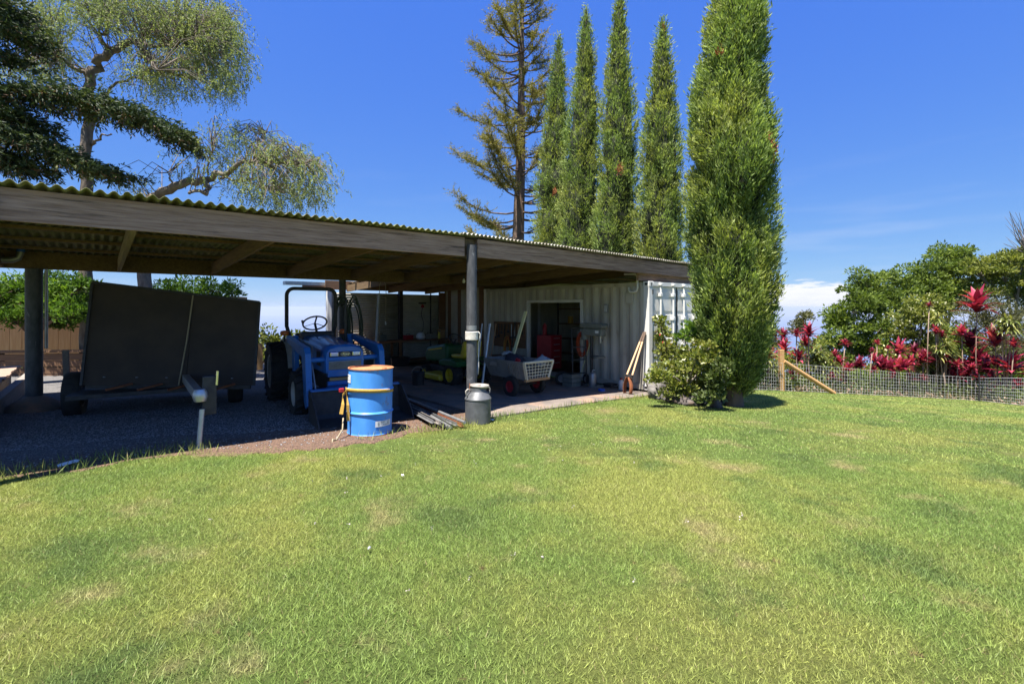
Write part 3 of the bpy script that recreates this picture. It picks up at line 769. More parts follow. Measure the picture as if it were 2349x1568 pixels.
for sx in (-1, 1):
    b = MB()
    for q in range(6): b.bar((sx * .288, -.3 + q * .035, .70), (sx * .288, -.3 + q * .035, .9), .01, .012, (1, 0, 0))
    kind(b.build('side_louvre', 'dark_iron', hood), 'stuff')
b = MB(); b.bx(-.27, .27, 1.0, 1.16, .62, 1.12); b.build('dash', 'black_plastic', tr, bevel=.03)
b = MB(); b.tube([(0, 1.12, 1.08), (0, 1.28, 1.24)], .02, 8); sw = b.build('steering_column', 'dark_iron', tr, smooth='auto')
b = MB(); c0 = Vector((0, 1.28, 1.25)); ax = Vector((0, .62, .78)); e1 = Vector((1, 0, 0)); e2 = ax.cross(e1)
b.tube([c0 + e1 * .19 * math.cos(q) + e2 * .19 * math.sin(q) for q in np.linspace(0, 2 * math.pi, 25)], .014, 8, cap=False)
for q in (0.5, 2.6, 4.7): b.bar(c0, c0 + e1 * .18 * math.cos(q) + e2 * .18 * math.sin(q), .025, .008)
b.build('steering_wheel', 'black_plastic', sw, smooth='auto')
b = MB(); b.tube([c0 + e1 * -.19 + e2 * .02, c0 + e1 * -.19 + e2 * .02 + ax * .07], [.012, .02], 8); b.build('spinner_knob', 'black_plastic', sw, smooth='auto')
b = MB(); b.prism([(1.35, .62), (1.75, .62), (1.84, 1.05), (1.77, 1.07), (1.69, .74), (1.35, .70)], -.22, .22, 'x'); b.build('seat', 'black_plastic', tr, bevel=.03)
for sx in (-1, 1):   # rear fenders
    b = MB(); poly = []
    for q in np.linspace(R(200), R(20), 12): poly.append((1.68 + .53 * math.cos(q) * -1, .46 + .53 * math.sin(q) if math.sin(q) > 0 else .46 + .3 * math.sin(q)))
    arc = [(1.5 - .53 * math.cos(q), .46 + .53 * math.sin(q)) for q in np.linspace(R(10), R(165), 12)]
    inner = [(1.5 - .505 * math.cos(q), .46 + .505 * math.sin(q)) for q in np.linspace(R(165), R(10), 12)]
    b.prism(arc + inner, sx * .36, sx * .47, 'x'); fd = b.build('fender', 'rim_pale' if sx < 0 else 'tractor_blue', tr, smooth='auto')
    b = MB(); b.prism(arc + [(1.5 + .5, .5), (1.5 - .5, .5)], sx * .34, sx * .36, 'x'); b.build('fender_side', 'tractor_blue', fd)
    b = MB(); b.lathe([(.02, 0), (.062, .005), (.07, .04), (.058, .075), (.001, .085)], 16, (sx * .47, 1.3, 1.055), mtx=None); b.build('turn_light', 'amber', tr, smooth=True)
    b = MB(); b.tube([(sx * .47, 1.3, .95), (sx * .47, 1.3, 1.06)], .015, 8); b.build('light_stalk', 'dark_iron', tr)
# rollover bar
w = .40
RY = 1.52
pth = [(-.3, RY, .55), (-.3, RY, .92), (-.34, RY, 1.0), (-w, RY, 1.2)]
pth += [(-w, RY, 1.68)] + [(-w + .12 * (1 - math.cos(q)), RY, 1.72 + .12 * math.sin(q)) for q in np.linspace(0, R(90), 7)]
pth += [(-p[0], p[1], p[2]) for p in reversed(pth)]
b = MB(); b.tube(pth, .032, 10); b.build('rollover_bar', 'dark_iron', tr, smooth='auto')
b = MB(); b.tube([(.36, .75, .95), (.36, .75, 1.5), (.37, .72, 1.62)], [.022, .022, .02], 10); b.build('exhaust_stack', 'dark_iron', tr, smooth='auto')
# loader
for sx in (-1, 1):
    x0, x1 = sx * .41 - .035, sx * .41 + .035
    b = MB(); b.prism([(.62, .45), (.78, .45), (.84, .95), (.80, 1.08), (.68, 1.08), (.62, .95)], x0, x1, 'x'); b.build('loader_tower', 'loader_blue', tr, bevel=.01)
    x0, x1 = sx * .50 - .04, sx * .50 + .04
    b = MB(); b.prism([(.80, 1.08), (.74, .99), (-.36, .84), (-.50, .25), (-.58, .18), (-.68, .22), (-.66, .32), (-.56, .90), (-.48, .98)], x0, x1, 'x'); arm = b.build('loader_arm', 'loader_blue', tr, bevel=.01)
    b = MB(); b.tube([(sx * .415, .55, .55), (sx * .415, -.05, .72)], .032, 10); b.build('lift_cylinder', 'dark_iron', arm, smooth='auto')
    b = MB(); b.tube([(sx * .50, -.50, .78), (sx * .50, -.60, .52)], .028, 10); b.tube([(sx * .50, -.60, .52), (sx * .50, -.66, .34)], .014, 8); kind(b.build('tilt_cylinder', 'dark_iron', arm, smooth='auto'), 'stuff')
b = MB(); b.tube([(-.46, -.44, .80), (.46, -.44, .80)], .035, 10); b.build('cross_tube', 'loader_blue', tr, smooth='auto')
b = MB(); b.tube([(-.39, .6, 1.04), (-.37, -.2, .97), (-.42, -.38, .80), (-.40, -.55, .40)], .012, 8); b.build('hydraulic_hose', 'grey_metal', tr, smooth='auto')
b = MB(); b.tube([(.52, .6, 1.0), (.52, -.2, .90), (.53, -.45, .60), (.5, -.55, .40)], .012, 8); b.build('hydraulic_hose', 'black_plastic', tr, smooth='auto')
# bucket: open towards the lawn
bw = .60; bo_ = .09
b = MB()
outer = [(-.68, .42), (-.70, .08), (-.76, .02), (-1.26, .01), (-1.28, .03), (-.79, .06), (-.74, .11), (-.72, .42)]
b.prism(outer, bo_ - bw, bo_ + bw, 'x'); bk = b.build('bucket', 'dark_iron', tr, bevel=.004)
for sx in (-1, 1):
    b = MB(); b.prism([(-.70, .43), (-.70, .05), (-1.25, .02), (-1.2, .12), (-.82, .43)], bo_ + sx * bw, bo_ + sx * (bw + .015), 'x'); b.build('bucket_side', 'dark_iron', bk)
b = MB(); b.bx(bo_ - bw, bo_ + bw, -.76, -.67, .42, .445); b.build('bucket_rail', 'loader_blue', bk)

# --- blue drum, strap
dr = sthing('oil_drum', 'dented blue steel drum with a rusty top in front of the tractor', 'drum', -1.70, -.14)
dr.rotation_euler = (0, R(1.2), SH)
Rd, H = .282, .845
prof = [(.001, .012), (Rd - .02, .012), (Rd - .01, 0), (Rd + .002, .004), (Rd + .002, .018), (Rd - .004, .026)]
for z0 in (.285, .575):
    prof += [(Rd - .002, z0 - .022), (Rd + .004, z0 - .014), (Rd + .014, z0), (Rd + .004, z0 + .014), (Rd - .002, z0 + .022)]
prof += [(Rd - .004, H - .03), (Rd + .002, H - .022), (Rd + .004, H - .004)]
b = MB(); b.lathe(prof, 56, cap=False); bd = b.build('body', 'drum_blue', dr, smooth='auto')
b = MB(); b.lathe([(Rd + .005, H - .012), (Rd + .006, H), (Rd - .008, H), (Rd - .012, H - .018), (.001, H - .02)], 56, cap=False); ld = b.build('lid', 'drum_rust', dr, smooth='auto')
b = MB(); b.lathe([(.001, .022), (.028, .02), (.032, 0)], 16, (.12, -.14, H - .018)); b.build('bung_cap', 'drum_rust', ld, smooth='auto')
b = MB(); b.lathe([(Rd + .0045, -.002), (Rd + .0045, .014)], 56, cap=False); b.build('bottom_rim', 'drum_rust', dr, smooth=True)
for a_, z_, w_, h_ in ((R(-148 - 41 + 3), .715, .115, .105), (R(-98 - 41 + 62), .155, .24, .072)):
    b = MB(); n_ = 6
    for i in range(n_ + 1):
        q = a_ + (i / n_ - .5) * w_ / Rd
        for z in (z_ - h_ / 2, z_ + h_ / 2): b.v.append(((Rd + .003) * math.cos(q), (Rd + .003) * math.sin(q), z))
    b.f = [(2 * i, 2 * i + 2, 2 * i + 3, 2 * i + 1) for i in range(n_)]
    lb = b.build('paper_label', 'label_white', dr, fix=False)
    b = MB()
    for row in range(3):
        for i in range(5):
            if random.random() < .25: continue
            q0 = a_ + (-.38 + i * .15) * w_ / Rd; q1 = q0 + .11 * w_ / Rd; zz = z_ + h_ * (.25 - row * .24)
            j = len(b.v); b.v += [((Rd + .0042) * math.cos(q), (Rd + .0042) * math.sin(q), zz + dz) for q in (q0, q1) for dz in (0, h_ * .09)]; b.f.append((j, j + 2, j + 3, j + 1))
    kind(b.build('label_print', 'ink', lb, fix=False), 'stuff')
X, Y = SW(-1.70, -.14)
st_ = thing('ratchet_strap', 'yellow ratchet strap wrapped round the blue drum', 'strap', (X, Y, floor_z(-1.7, -.14)), SH)
b = MB(); n_ = 48
for i in range(n_ + 1):
    q = R(-215) + R(250) * i / n_; z = .560 + .03 * math.cos(q + 2.6); rr = Rd + .017
    tw = .022
    for dz in (-tw, tw): b.v.append((rr * math.cos(q), rr * math.sin(q), z + dz))
b.f = [(2 * i, 2 * i + 2, 2 * i + 3, 2 * i + 1) for i in range(n_)]
o = b.build('webbing', 'strap_yellow', st_, fix=False, smooth=True); o.modifiers.new('s', 'SOLIDIFY').thickness = .004
b = MB()
for p in ([(-.30, .04, .57), (-.38, 0, .52), (-.42, -.05, .42), (-.43, -.06, .30)], [(-.31, .02, .55), (-.345, -.02, .45), (-.33, -.04, .3), (-.30, -.05, .22), (-.28, -.02, .33)]):
    pass
b.add([(-.30, .03, .585), (-.30, .03, .545), (-.37, -.03, .545), (-.37, -.03, .505), (-.40, -.06, .42), (-.37, -.08, .42), (-.43, -.07, .31), (-.39, -.09, .30)], [(0, 1, 3, 2), (2, 3, 5, 4), (4, 5, 7, 6)])
b.build('strap_tail', 'strap_yellow', st_, fix=False).modifiers.new('s', 'SOLIDIFY').thickness = .004
b = MB(); b.add([(-.31, .0, .575), (-.31, .0, .535), (-.33, -.05, .40), (-.30, -.06, .40), (-.33, -.05, .2), (-.29, -.06, .2)], [(0, 1, 3, 2), (2, 3, 5, 4)])
b.build('strap_tail', 'strap_yellow', st_, fix=False).modifiers.new('s', 'SOLIDIFY').thickness = .004
b = MB(); b.bx(-.40, -.34, -.01, .03, .56, .61); b.build('ratchet', 'red_plastic', st_, bevel=.008)
b = MB(); b.tube([(-.36, -.02, .24), (-.40, -.1, .12), (-.5, -.16, .02), (-.56, -.2, .045), (-.58, -.24, .01)], .009, 6); b.build('loose_rope', 'cord_brown', st_, smooth=True)

# --- milk can against the post
mc = sthing('milk_can', 'old dark grey milk can with a pale lid beside the black post', 'milk can', -.17, -.46)
mc.scale = (1.06, 1.06, 1.06)
prof = [(.001, 0), (.17, 0), (.178, .01), (.178, .32), (.184, .325), (.184, .34), (.176, .35), (.15, .40), (.118, .43), (.112, .44), (.112, .485)]
b = MB(); b.lathe(prof, 40, cap=False); b.build('body', 'can_grey', mc, smooth='auto')
b = MB(); b.lathe([(.112, .482), (.130, .49), (.136, .505), (.130, .52), (.115, .515), (.10, .49), (.001, .485)], 40, cap=False, mtx=Matrix.Translation((0, 0, .02)) @ Matrix.Rotation(R(3), 4, 'Y') @ Matrix.Translation((0, 0, -.02)))
ld = b.build('lid', 'can_lid', mc, smooth='auto')
b = MB(); b.bar((-.06, .0, .505), (.06, .02, .505), .02, .02); b.build('lid_grip', 'can_lid', ld)
for a_ in (R(-165), R(15)):
    c_, s_ = math.cos(a_ - R(20)), math.sin(a_ - R(20))
    b = MB(); b.tube([(c_ * .115, s_ * .115, .45), (c_ * .165, s_ * .165, .475), (c_ * .195, s_ * .195, .45), (c_ * .19, s_ * .19, .40), (c_ * .165, s_ * .165, .375)], .010, 8); b.build('handle', 'can_lid', mc, smooth=True)

# --- rope on the post
rp = sthing('rope_coil', 'white rope wound around the black post with a hanging tail', 'rope', .03, -.03)
z0 = .955 - rp.location.z
for i in range(7):
    b = MB(); rr = .0925
    b.tube([(rr * math.cos(q), rr * math.sin(q), z0 + i * .0185) for q in np.linspace(0, 2 * math.pi, 33)], .0105, 8, cap=False); b.build('turn', 'white_rope', rp, smooth=True)
b = MB(); b.tube([(.085, -.05, z0 + .12), (.115, -.065, z0 + .08), (.115, -.06, z0 + .02), (.09, -.05, z0 - .06), (.088, -.05, z0 - .25), (.095, -.055, z0 - .42), (.085, -.05, z0 - .55)], .0075, 8); b.build('tail', 'white_rope', rp, smooth=True)

# --- pile of steel pickets and boards by the post
a0 = at(950, 941); a1 = at(1040, 986)
sp = []
for i in range(11):
    f = random.uniform(-.16, .16); lay = 1 if i > 6 else 0
    p = Vector((a0.x - .55 * (a1.x - a0.x) + f * 1.2, a0.y - .55 * (a1.y - a0.y) + f * .6 + random.uniform(-.05, .05), 0)); q = Vector((a1.x + f * 1.35 + random.uniform(-.06, .06) - (.12 if i % 3 else 0), a1.y - f * .25 + random.uniform(-.05, .12), 0))
    p.z = gz(p.x, p.y) + .03 + .045 * lay + random.uniform(0, .01); q.z = gz(q.x, q.y) + .03 + .045 * lay + random.uniform(0, .02)
    b = MB()
    hol = i % 4 == 1
    if hol: b.tube([p - q, Vector((0, 0, 0))], .022, 10)
    else:
        b.bar(p - q, (0, 0, 0), .05, .007); d_ = (p - q).normalized(); up = Vector((0, 0, .02)); b.bar(p - q + up, up, .007, .04)
    o = b.build('steel_picket', 'timber_grey' if i in (4, 8) else ('rust' if i == 6 else 'grey_metal' if i % 2 else 'dark_iron'), None)
    o.location = q
    tag(o, '%s picket in the pile by the milk can, %s one laid' % (['dark steel angle', 'grey steel pipe' if hol else 'grey steel angle'][i % 2] if i not in (4, 6, 8) else {4: 'weathered grey', 6: 'rusty brown', 8: 'weathered grey upper'}[i], ['first', 'second', 'third', 'fourth', 'fifth', 'sixth', 'seventh', 'eighth', 'ninth', 'tenth', 'last'][i]), 'picket', 'pile of steel pickets by the post')

# --- trailer
trl = sthing('trailer', 'black trailer with an upright dark panel parked under the shed', 'trailer', -3.55, 3.9, rot=R(-9))
for sx in (-1, 1): wheel(trl, (sx * 1.05, -.35, .33), .34, .22, .19, rim='dark_iron')
mi = (Matrix.Translation(trl.location) @ Matrix.Rotation(SH + R(-9), 4, 'Z')).inverted()
cor = [mi @ pt(187, 884, 7.05), mi @ pt(583, 884, 7.65), mi @ pt(596, 693, 7.9), mi @ pt(213, 647, 7.3)]
nrm = (cor[1] - cor[0]).cross(cor[3] - cor[0]).normalized()
if nrm.y > 0: nrm = -nrm
def pan(a, c): # panel point
    lo = cor[0].lerp(cor[1], a); hi = cor[3].lerp(cor[2], a); return lo.lerp(hi, c)
for a0_, a1_ in ((0, .582), (.586, 1)):
    b = MB(); q = [pan(a0_, 0), pan(a1_, 0), pan(a1_, 1), pan(a0_, 1)]
    b.v = [tuple(x) for x in q] + [tuple(x - nrm * .035) for x in q]
    b.f = [(0, 1, 2, 3), (7, 6, 5, 4), (0, 4, 5, 1), (1, 5, 6, 2), (2, 6, 7, 3), (3, 7, 4, 0)]
    b.build('panel', 'panel_black', trl)
for ea_, eb_ in (((0, 1), (1, 1)), ((0, 0), (0, 1)), ((1, 0), (1, 1))):
    b = MB(); b.bar(pan(*ea_) + nrm * .008, pan(*eb_) + nrm * .008, .035, .03, nrm); b.build('edge_strip', 'dark_iron', trl)
for a_ in (.12, .3, .47, .7, .86):
    b = MB(); b.lathe([(.001, .012), (.016, .008), (.018, 0)], 10, tuple(pan(a_, .08) + nrm * .01)); b.build('bolt', 'grey_metal', trl)
b = MB(); b.tube([pan(.584, 1) + nrm * .012, pan(.57, .5) + nrm * .014, pan(.545, .0) + nrm * .02], .011, 6); b.build('rope', 'cord_brown', trl)
b = MB(); b.bar(cor[0] + Vector((.05, .03, -.02)), cor[1] + Vector((-.05, .03, -.02)), .07, .06); b.build('front_rail', 'dark_iron', trl)
for a_ in (.28, .45, .62, .88):
    b = MB(); p = pan(a_, .02); b.bar(p + nrm * .03, p + nrm * .03 + Vector((-.28, -.15, -.05)), .05, .025); b.build('bracket', 'rust', trl)
hit = mi @ Vector((*SW(-3.5, .42), .42)); mid = mi @ Vector((*SW(-3.6, 1.9), .32))
b = MB(); b.bar(mid + Vector((0, 2.0, 0)), hit, .09, .12); tong = b.build('tongue', 'galv', trl, bevel=.008)
b = MB(); b.lathe([(.001, .09), (.05, .085), (.07, .05), (.075, 0), (.06, -.05)], 18, tuple(hit + Vector((0, -.1, .02)))); b.build('coupler', 'galv', tong, smooth='auto')
b = MB(); b.bx(hit.x + .02, hit.x + .16, hit.y - .06, hit.y + .06, hit.z - .2, hit.z + .24); b.build('winch_plate', 'dark_iron', tong, bevel=.01)
g_ = floor_z(-3.5, .3) - trl.location.z
jx = hit + Vector((.0, -.12, 0))
b = MB(); b.tube([(jx.x + .02, jx.y, hit.z - .12), (jx.x - .01, jx.y - .03, g_ + .02)], .028, 12); jk = b.build('jack_leg', 'galv', trl, smooth='auto')
b = MB(); b.lathe([(.001, 0), (.075, 0), (.075, .012), (.03, .02)], 18, (jx.x - .01, jx.y - .03, g_)); b.build('jack_foot', 'galv', jk, smooth='auto')
b = MB(); b.tube([(jx.x + .16, jx.y + .02, hit.z + .14), (jx.x + .17, jx.y + .02, hit.z + .3)], .014, 8); b.build('crank', 'chrome', jk)
b = MB(); b.bx(-1.0, 1.0, -1.2, 1.5, .36, .42); b.build('bed', 'dark_iron', trl)

# spare tyre leaning left of the trailer is part of the trailer's wheel; a clip board of wood stands by it
lw = at(170, 921)
b = MB(); b.bx(-.04, .04, -.02, .02, 0, .9); o = b.build('timber_stake', 'timber_grey'); o.location = (lw.x - .1, lw.y - .02, lw.z); o.rotation_euler = (0, R(-1.5), R(20)); tag(o, 'grey upright timber stake against the trailer wheel', 'stake')

# --- green riding mower, nose to the back wall (local +y forward)
mw = sthing('riding_mower', 'green riding mower with yellow wheels and deck in the workshop bay', 'mower', 2.08, 2.95)
for sx in (-1, 1):
    wheel(mw, (sx * .40, 0, .26), .265, .24, .15, rim='mower_yellow', lugs=14, name='rear_wheel')
    wheel(mw, (sx * .36, 1.22, .19), .19, .15, .10, rim='mower_yellow', name='front_wheel')
b = MB(); b.prism([(-.3, .46), (.38, .46), (.42, .56), (.2, .62), (-.1, .63), (-.32, .58)], -.52, .52, 'x'); b.build('fender_deck', 'mower_green', mw, bevel=.03)
b = MB(); b.prism([(.5, .5), (1.45, .45), (1.5, .6), (1.42, .8), (.62, .93), (.5, .88)], -.24, .24, 'x'); hd = b.build('hood', 'mower_green', mw, bevel=.06)
for sx in (-1, 1):
    b = MB(); b.prism([(.7, .80), (1.3, .72), (1.3, .745), (.7, .83)], sx * .241, sx * .246, 'x'); b.build('hood_stripe', 'mower_yellow', hd)
b = MB(); b.prism([(.2, .12), (.95, .12), (1.0, .2), (.9, .26), (.25, .26)], -.62, .62, 'x'); b.build('cutting_deck', 'mower_yellow', mw, bevel=.03)
b = MB(); b.prism([(-.15, .62), (.3, .62), (.32, .70), (-.05, .72), (-.16, 1.02), (-.26, 1.02), (-.22, .66)], -.24, .24, 'x'); b.build('seat', 'mower_yellow', mw, bevel=.03)
b = MB(); b.tube([(0, .62, .85), (0, .45, 1.02)], .02, 8); sw = b.build('steering_column', 'black_plastic', mw)
c0 = Vector((0, .44, 1.03)); ax = Vector((0, -.7, .7)); e2 = ax.cross(e1)
b = MB(); b.tube([c0 + e1 * .17 * math.cos(q) + e2 * .17 * math.sin(q) for q in np.linspace(0, 2 * math.pi, 25)], .014, 8, cap=False); b.bar(c0 - e1 * .16, c0 + e1 * .16, .03, .01); b.build('steering_wheel', 'black_plastic', sw)
b = MB(); b.bar((0, -.2, .3), (0, 1.3, .3), .4, .16); b.build('chassis', 'dark_iron', mw)

# --- grey dump cart (local -y forward, grate end towards the lawn)
ct = sthing('garden_cart', 'grey plastic garden cart with red wheels and a cream grate end', 'cart', 2.12, 1.25)
b = MB()
lo_ = [(-.27, -.55), (.27, -.55), (.27, .55), (-.27, .55)]; hi_ = [(-.38, -.62), (.38, -.62), (.38, .66), (-.38, .66)]
for (x_, y_) in lo_: b.v.append((x_, y_, .34))
for (x_, y_) in hi_: b.v.append((x_, y_, .70))
for (x_, y_) in lo_: b.v.append((x_ * .93, y_ * .96, .37))
for (x_, y_) in hi_: b.v.append((x_ * .93, y_ * .96, .70))
b.f = [(0, 3, 2, 1), (8, 9, 10, 11)] + [(i, (i + 1) % 4, 4 + (i + 1) % 4, 4 + i) for i in (1, 2, 3)] + [(8 + i, 12 + i, 12 + (i + 1) % 4, 8 + (i + 1) % 4) for i in (1, 2, 3)] + [(4 + i, 4 + (i + 1) % 4, 12 + (i + 1) % 4, 12 + i) for i in (1, 2, 3)] + [(0, 1, 9, 8)]
tub = b.build('tub', 'cart_grey', ct)
for sx in (-1, 1):
    for i in range(7):
        y_ = -.42 + i * .05
        b = MB(); b.bar((sx * .285, y_, .36), (sx * .375, y_, .66), .018, .022); b.build('tub_rib', 'cart_grey', tub)
b = MB(); b.bx(-.40, .40, -.66, -.60, .67, .715); b.build('rim', 'cart_cream', ct, bevel=.012)
b = MB(); b.bar((-.29, -.60, .36), (-.39, -.635, .69), .05, .04); b.build('end_stile', 'cart_cream', ct)
b = MB(); b.bar((.29, -.60, .36), (.39, -.635, .69), .05, .04); b.build('end_stile', 'cart_cream', ct)
b = MB(); b.bar((-.33, -.59, .345), (.33, -.59, .345), .06, .055); b.build('end_sill', 'worn_wood', ct, bevel=.008)
for i in range(7):
    f = (i + 1) / 8; b = MB(); b.bar((-.27 + .54 * f, -.60, .37), (-.36 + .72 * f, -.635, .68), .012, .012); b.build('grate_bar', 'cart_cream', ct)
for z in (.43, .49, .55, .61):
    hw = .27 + .1 * (z - .37) / .31; b = MB(); b.bar((-hw, -.61 - .03 * (z - .37) / .31, z), (hw, -.61 - .03 * (z - .37) / .31, z), .01, .012); b.build('grate_bar', 'cart_cream', ct)
for sx in (-1, 1): wheel(ct, (sx * .36, -.22, .20), .205, .1, .11, rim='red_plastic')
b = MB(); b.tube([(-.36, -.22, .2), (.36, -.22, .2)], .018, 8); b.build('axle', 'dark_iron', ct)
b = MB(); b.bar((0, .6, .36), (0, 1.25, .55), .04, .04); b.bar((-.12, 1.25, .55), (.12, 1.25, .55), .03, .03); b.build('draw_handle', 'dark_iron', ct)
b = MB(); b.bar((0, .4, .3), (0, .4, .0), .04, .04); b.build('rest_leg', 'dark_iron', ct)
b = MB(); b.bx(-.3845, -.3815, .2, .42, .56, .64); b.v = [(x - .0, y, z) for x, y, z in b.v]; b.build('maker_plate', 'grey_metal', ct)

def blob(name, label, cat, loc, r, mat, seed, sq=(1, 1, 1), rough=.25):
    b = MB(); n_, m_ = 16, 9
    for i in range(m_ + 1):
        th = math.pi * i / m_
        for k in range(n_):
            ph = 2 * math.pi * k / n_; d = Vector((math.sin(th) * math.cos(ph), math.sin(th) * math.sin(ph), math.cos(th)))
            q = 1 + rough * noise.noise(d * 1.7 + Vector((seed, 0, 0))) + rough * .5 * noise.noise(d * 4 + Vector((seed, 3, 0)))
            b.v.append((d.x * r * sq[0] * q, d.y * r * sq[1] * q, (d.z * q + .85) * r * sq[2]))
    b.f = [(i * n_ + k, (i + 1) * n_ + k, (i + 1) * n_ + (k + 1) % n_, i * n_ + (k + 1) % n_) for i in range(m_) for k in range(n_)]
    o = b.build(name, mat, None, smooth=True); o.location = loc; tag(o, label, cat); return o
cz = ct.location.z
def sl(s, t, z): X, Y = SW(s, t); return (X, Y, z)
blob('work_bag', 'dark crumpled work bag lying in the garden cart', 'bag', sl(2.12, 1.35, cz + .37), .24, 'navy_cloth', 2, (1.0, 1.3, 1.0))
blob('white_rag', 'crumpled white rag on top of the dark bag in the cart', 'rag', sl(2.08, 1.52, cz + .74), .09, 'grey_cloth', 5, (1.2, 1, .6), .6)
b = MB(); n_ = 7
for i in range(n_):
    for j in range(n_): b.v.append((-.15 + .3 * i / 6, -.12 + .24 * j / 6, .03 * noise.noise(Vector((i * .7, j * .7, 2)))))
b.f = [(i * n_ + j, (i + 1) * n_ + j, (i + 1) * n_ + j + 1, i * n_ + j + 1) for i in range(6) for j in range(6)]
o = b.build('feed_sack', 'grey_cloth', None, smooth=True); o.location = sl(2.36, .78, cz + .68); o.rotation_euler = (R(25), R(-25), SH); o.modifiers.new('s', 'SOLIDIFY').thickness = .004; tag(o, 'pale empty sack draped in the front corner of the cart', 'sack')
b = MB(); b.lathe([(.001, 0), (.05, .002), (.055, .03), (.05, .06), (.001, .07)], 14); o = b.build('red_cap', 'red_plastic', None, smooth='auto'); o.location = sl(2.0, 1.12, cz + .66); o.rotation_euler = (R(20), R(30), 0); tag(o, 'small red plastic piece in the garden cart', 'plastic piece')
def stick(name, label, cat, p, q, w, mat, group=None, rnd=True, h=None):
    p, q = Vector(p), Vector(q); b = MB()
    if rnd: b.tube([(0, 0, 0), q - p], w, 10)
    else: b.bar((0, 0, 0), q - p, w, h or w)
    o = b.build(name, mat, None, smooth='auto' if rnd else False); o.location = p; return tag(o, label, cat, group)
p1 = pt(1180, 790, 10.6); p2 = pt(1206, 714, 10.75)
stick('yellow_batten', 'pale yellow batten standing upright in the garden cart', 'batten', pt(1172, 832, 10.35), p2, .07, 'pale_yellow', rnd=False, h=.03)
stick('steel_crutch', 'bright aluminium pole leaning beside the garden cart, the thicker one', 'pole', pt(1105, 893, 10.0), pt(1124, 742, 10.3), .026, 'galv')
stick('steel_crutch', 'thin aluminium pole leaning between post and mower', 'pole', pt(1090, 893, 10.1), pt(1106, 742, 10.5), .015, 'galv')
# ---------------------------------------------------------------- workshop clutter along the container
def cl(q, off, z=0):  # point beside the container's long side: q along it, off in front of it
    X, Y = SW(CS - off, CT + q); return Vector((X, Y, floor_z(CS - off, CT + q) + z))
# drill press
dp = thing('drill_press', 'grey floor drill press standing against the container side', 'drill press', cl(1.25, .4), SH)
b = MB(); b.bx(-.14, .14, -.2, .22, 0, .05); b.build('base', 'machine_green', dp, bevel=.015)
b = MB(); b.tube([(0, .06, .05), (0, .06, 1.35)], .037, 16); b.build('column', 'dark_iron', dp, smooth='auto')
b = MB(); b.prism([(-.30, 1.20), (.20, 1.20), (.26, 1.26), (.26, 1.38), (-.30, 1.38)], -.09, .09, 'x'); hd = b.build('head', 'machine_green', dp, bevel=.025)
b = MB(); b.prism([(-.34, 1.385), (.34, 1.385), (.36, 1.42), (.33, 1.50), (-.32, 1.50), (-.36, 1.44)], -.12, .12, 'x'); b.build('belt_cover', 'machine_green', dp, bevel=.03)
b = MB(); b.tube([(0, .27, 1.10), (0, .27, 1.36)], .085, 18); b.build('motor', 'machine_green', dp, smooth='auto')
b = MB(); b.tube([(0, -.2, 1.20), (0, -.2, 1.04)], [.035, .022], 12); b.build('chuck', 'galv', dp, smooth='auto')
b = MB(); b.lathe([(.001, .70), (.15, .70), (.15, .73), (.001, .73)], 24, (0, -.16, 0)); b.build('table', 'machine_green', dp, smooth='auto')
b = MB(); b.bar((0, .06, .71), (0, -.1, .71), .08, .06); b.build('table_bracket', 'dark_iron', dp)
for k in range(3):
    a_ = 2 * math.pi * k / 3 + .4; b = MB(); c0 = Vector((.11, -.12, 1.24)); b.tube([c0, c0 + Vector((.04, math.cos(a_) * .17, math.sin(a_) * .17))], [.007, .009], 8); b.build('feed_handle', 'dark_iron', dp)
b = MB(); b.bx(-.095, -.0905, -.22, -.12, 1.27, 1.33); b.build('spec_plate', 'label_white', dp)
# hand truck
ht = thing('hand_truck', 'tall black hand truck standing before the doorway of the container', 'hand truck', cl(1.55, .55), SH - R(24))
for sx in (-.18, .18):
    b = MB(); b.tube([(sx, 0, .05), (sx, .06, 1.2), (sx * .98, .1, 1.30)], .016, 10); b.build('rail', 'dark_iron', ht, smooth='auto')
b = MB(); b.tube([(-.178, .1, 1.30), (-.15, .13, 1.37), (.15, .13, 1.37), (.178, .1, 1.30)], .016, 10); b.build('handle_loop', 'dark_iron', ht, smooth='auto')
for z in (.3, .62, .92):
    b = MB(); b.bar((-.18, .015 + z * .04, z), (.18, .015 + z * .04, z), .03, .02); b.build('crossbar', 'dark_iron', ht)
b = MB(); b.bx(-.2, .2, -.24, .02, .02, .03); b.build('toe_plate', 'dark_iron', ht)
for sx in (-1, 1): wheel(ht, (sx * .23, .12, .13), .13, .06, .07, rim='grey_metal')
# orange cord coil hanging behind
oc = thing('cord_coil', 'orange extension cord coil hanging on the container side', 'cord', cl(1.86, .05, 1.0), SH + R(90))
for k in range(9):
    rx, rz = .12 + .012 * (k % 5), .24 + .022 * ((k * 3) % 6); b = MB()
    b.tube([(rx * math.cos(q) + .01 * math.sin(k), .03 + .018 * (k % 4), rz * math.sin(q)) for q in np.linspace(0, 2 * math.pi, 29)], .012, 6, cap=False); b.build('loop', 'orange_cord', oc, smooth=True)
oc2 = thing('cord_coil', 'orange cord coil hanging on the wall left of the doorway', 'cord', cl(4.75, .06, .8), SH + R(90))
for k in range(7):
    rx, rz = .10 + .012 * (k % 5), .30 + .025 * ((k * 3) % 6); b = MB()
    b.tube([(rx * math.cos(q), .02 + .018 * (k % 4), rz * math.sin(q)) for q in np.linspace(0, 2 * math.pi, 27)], .011, 6, cap=False); b.build('loop', 'orange_cord' if k % 3 else 'strap_yellow', oc2, smooth=True)
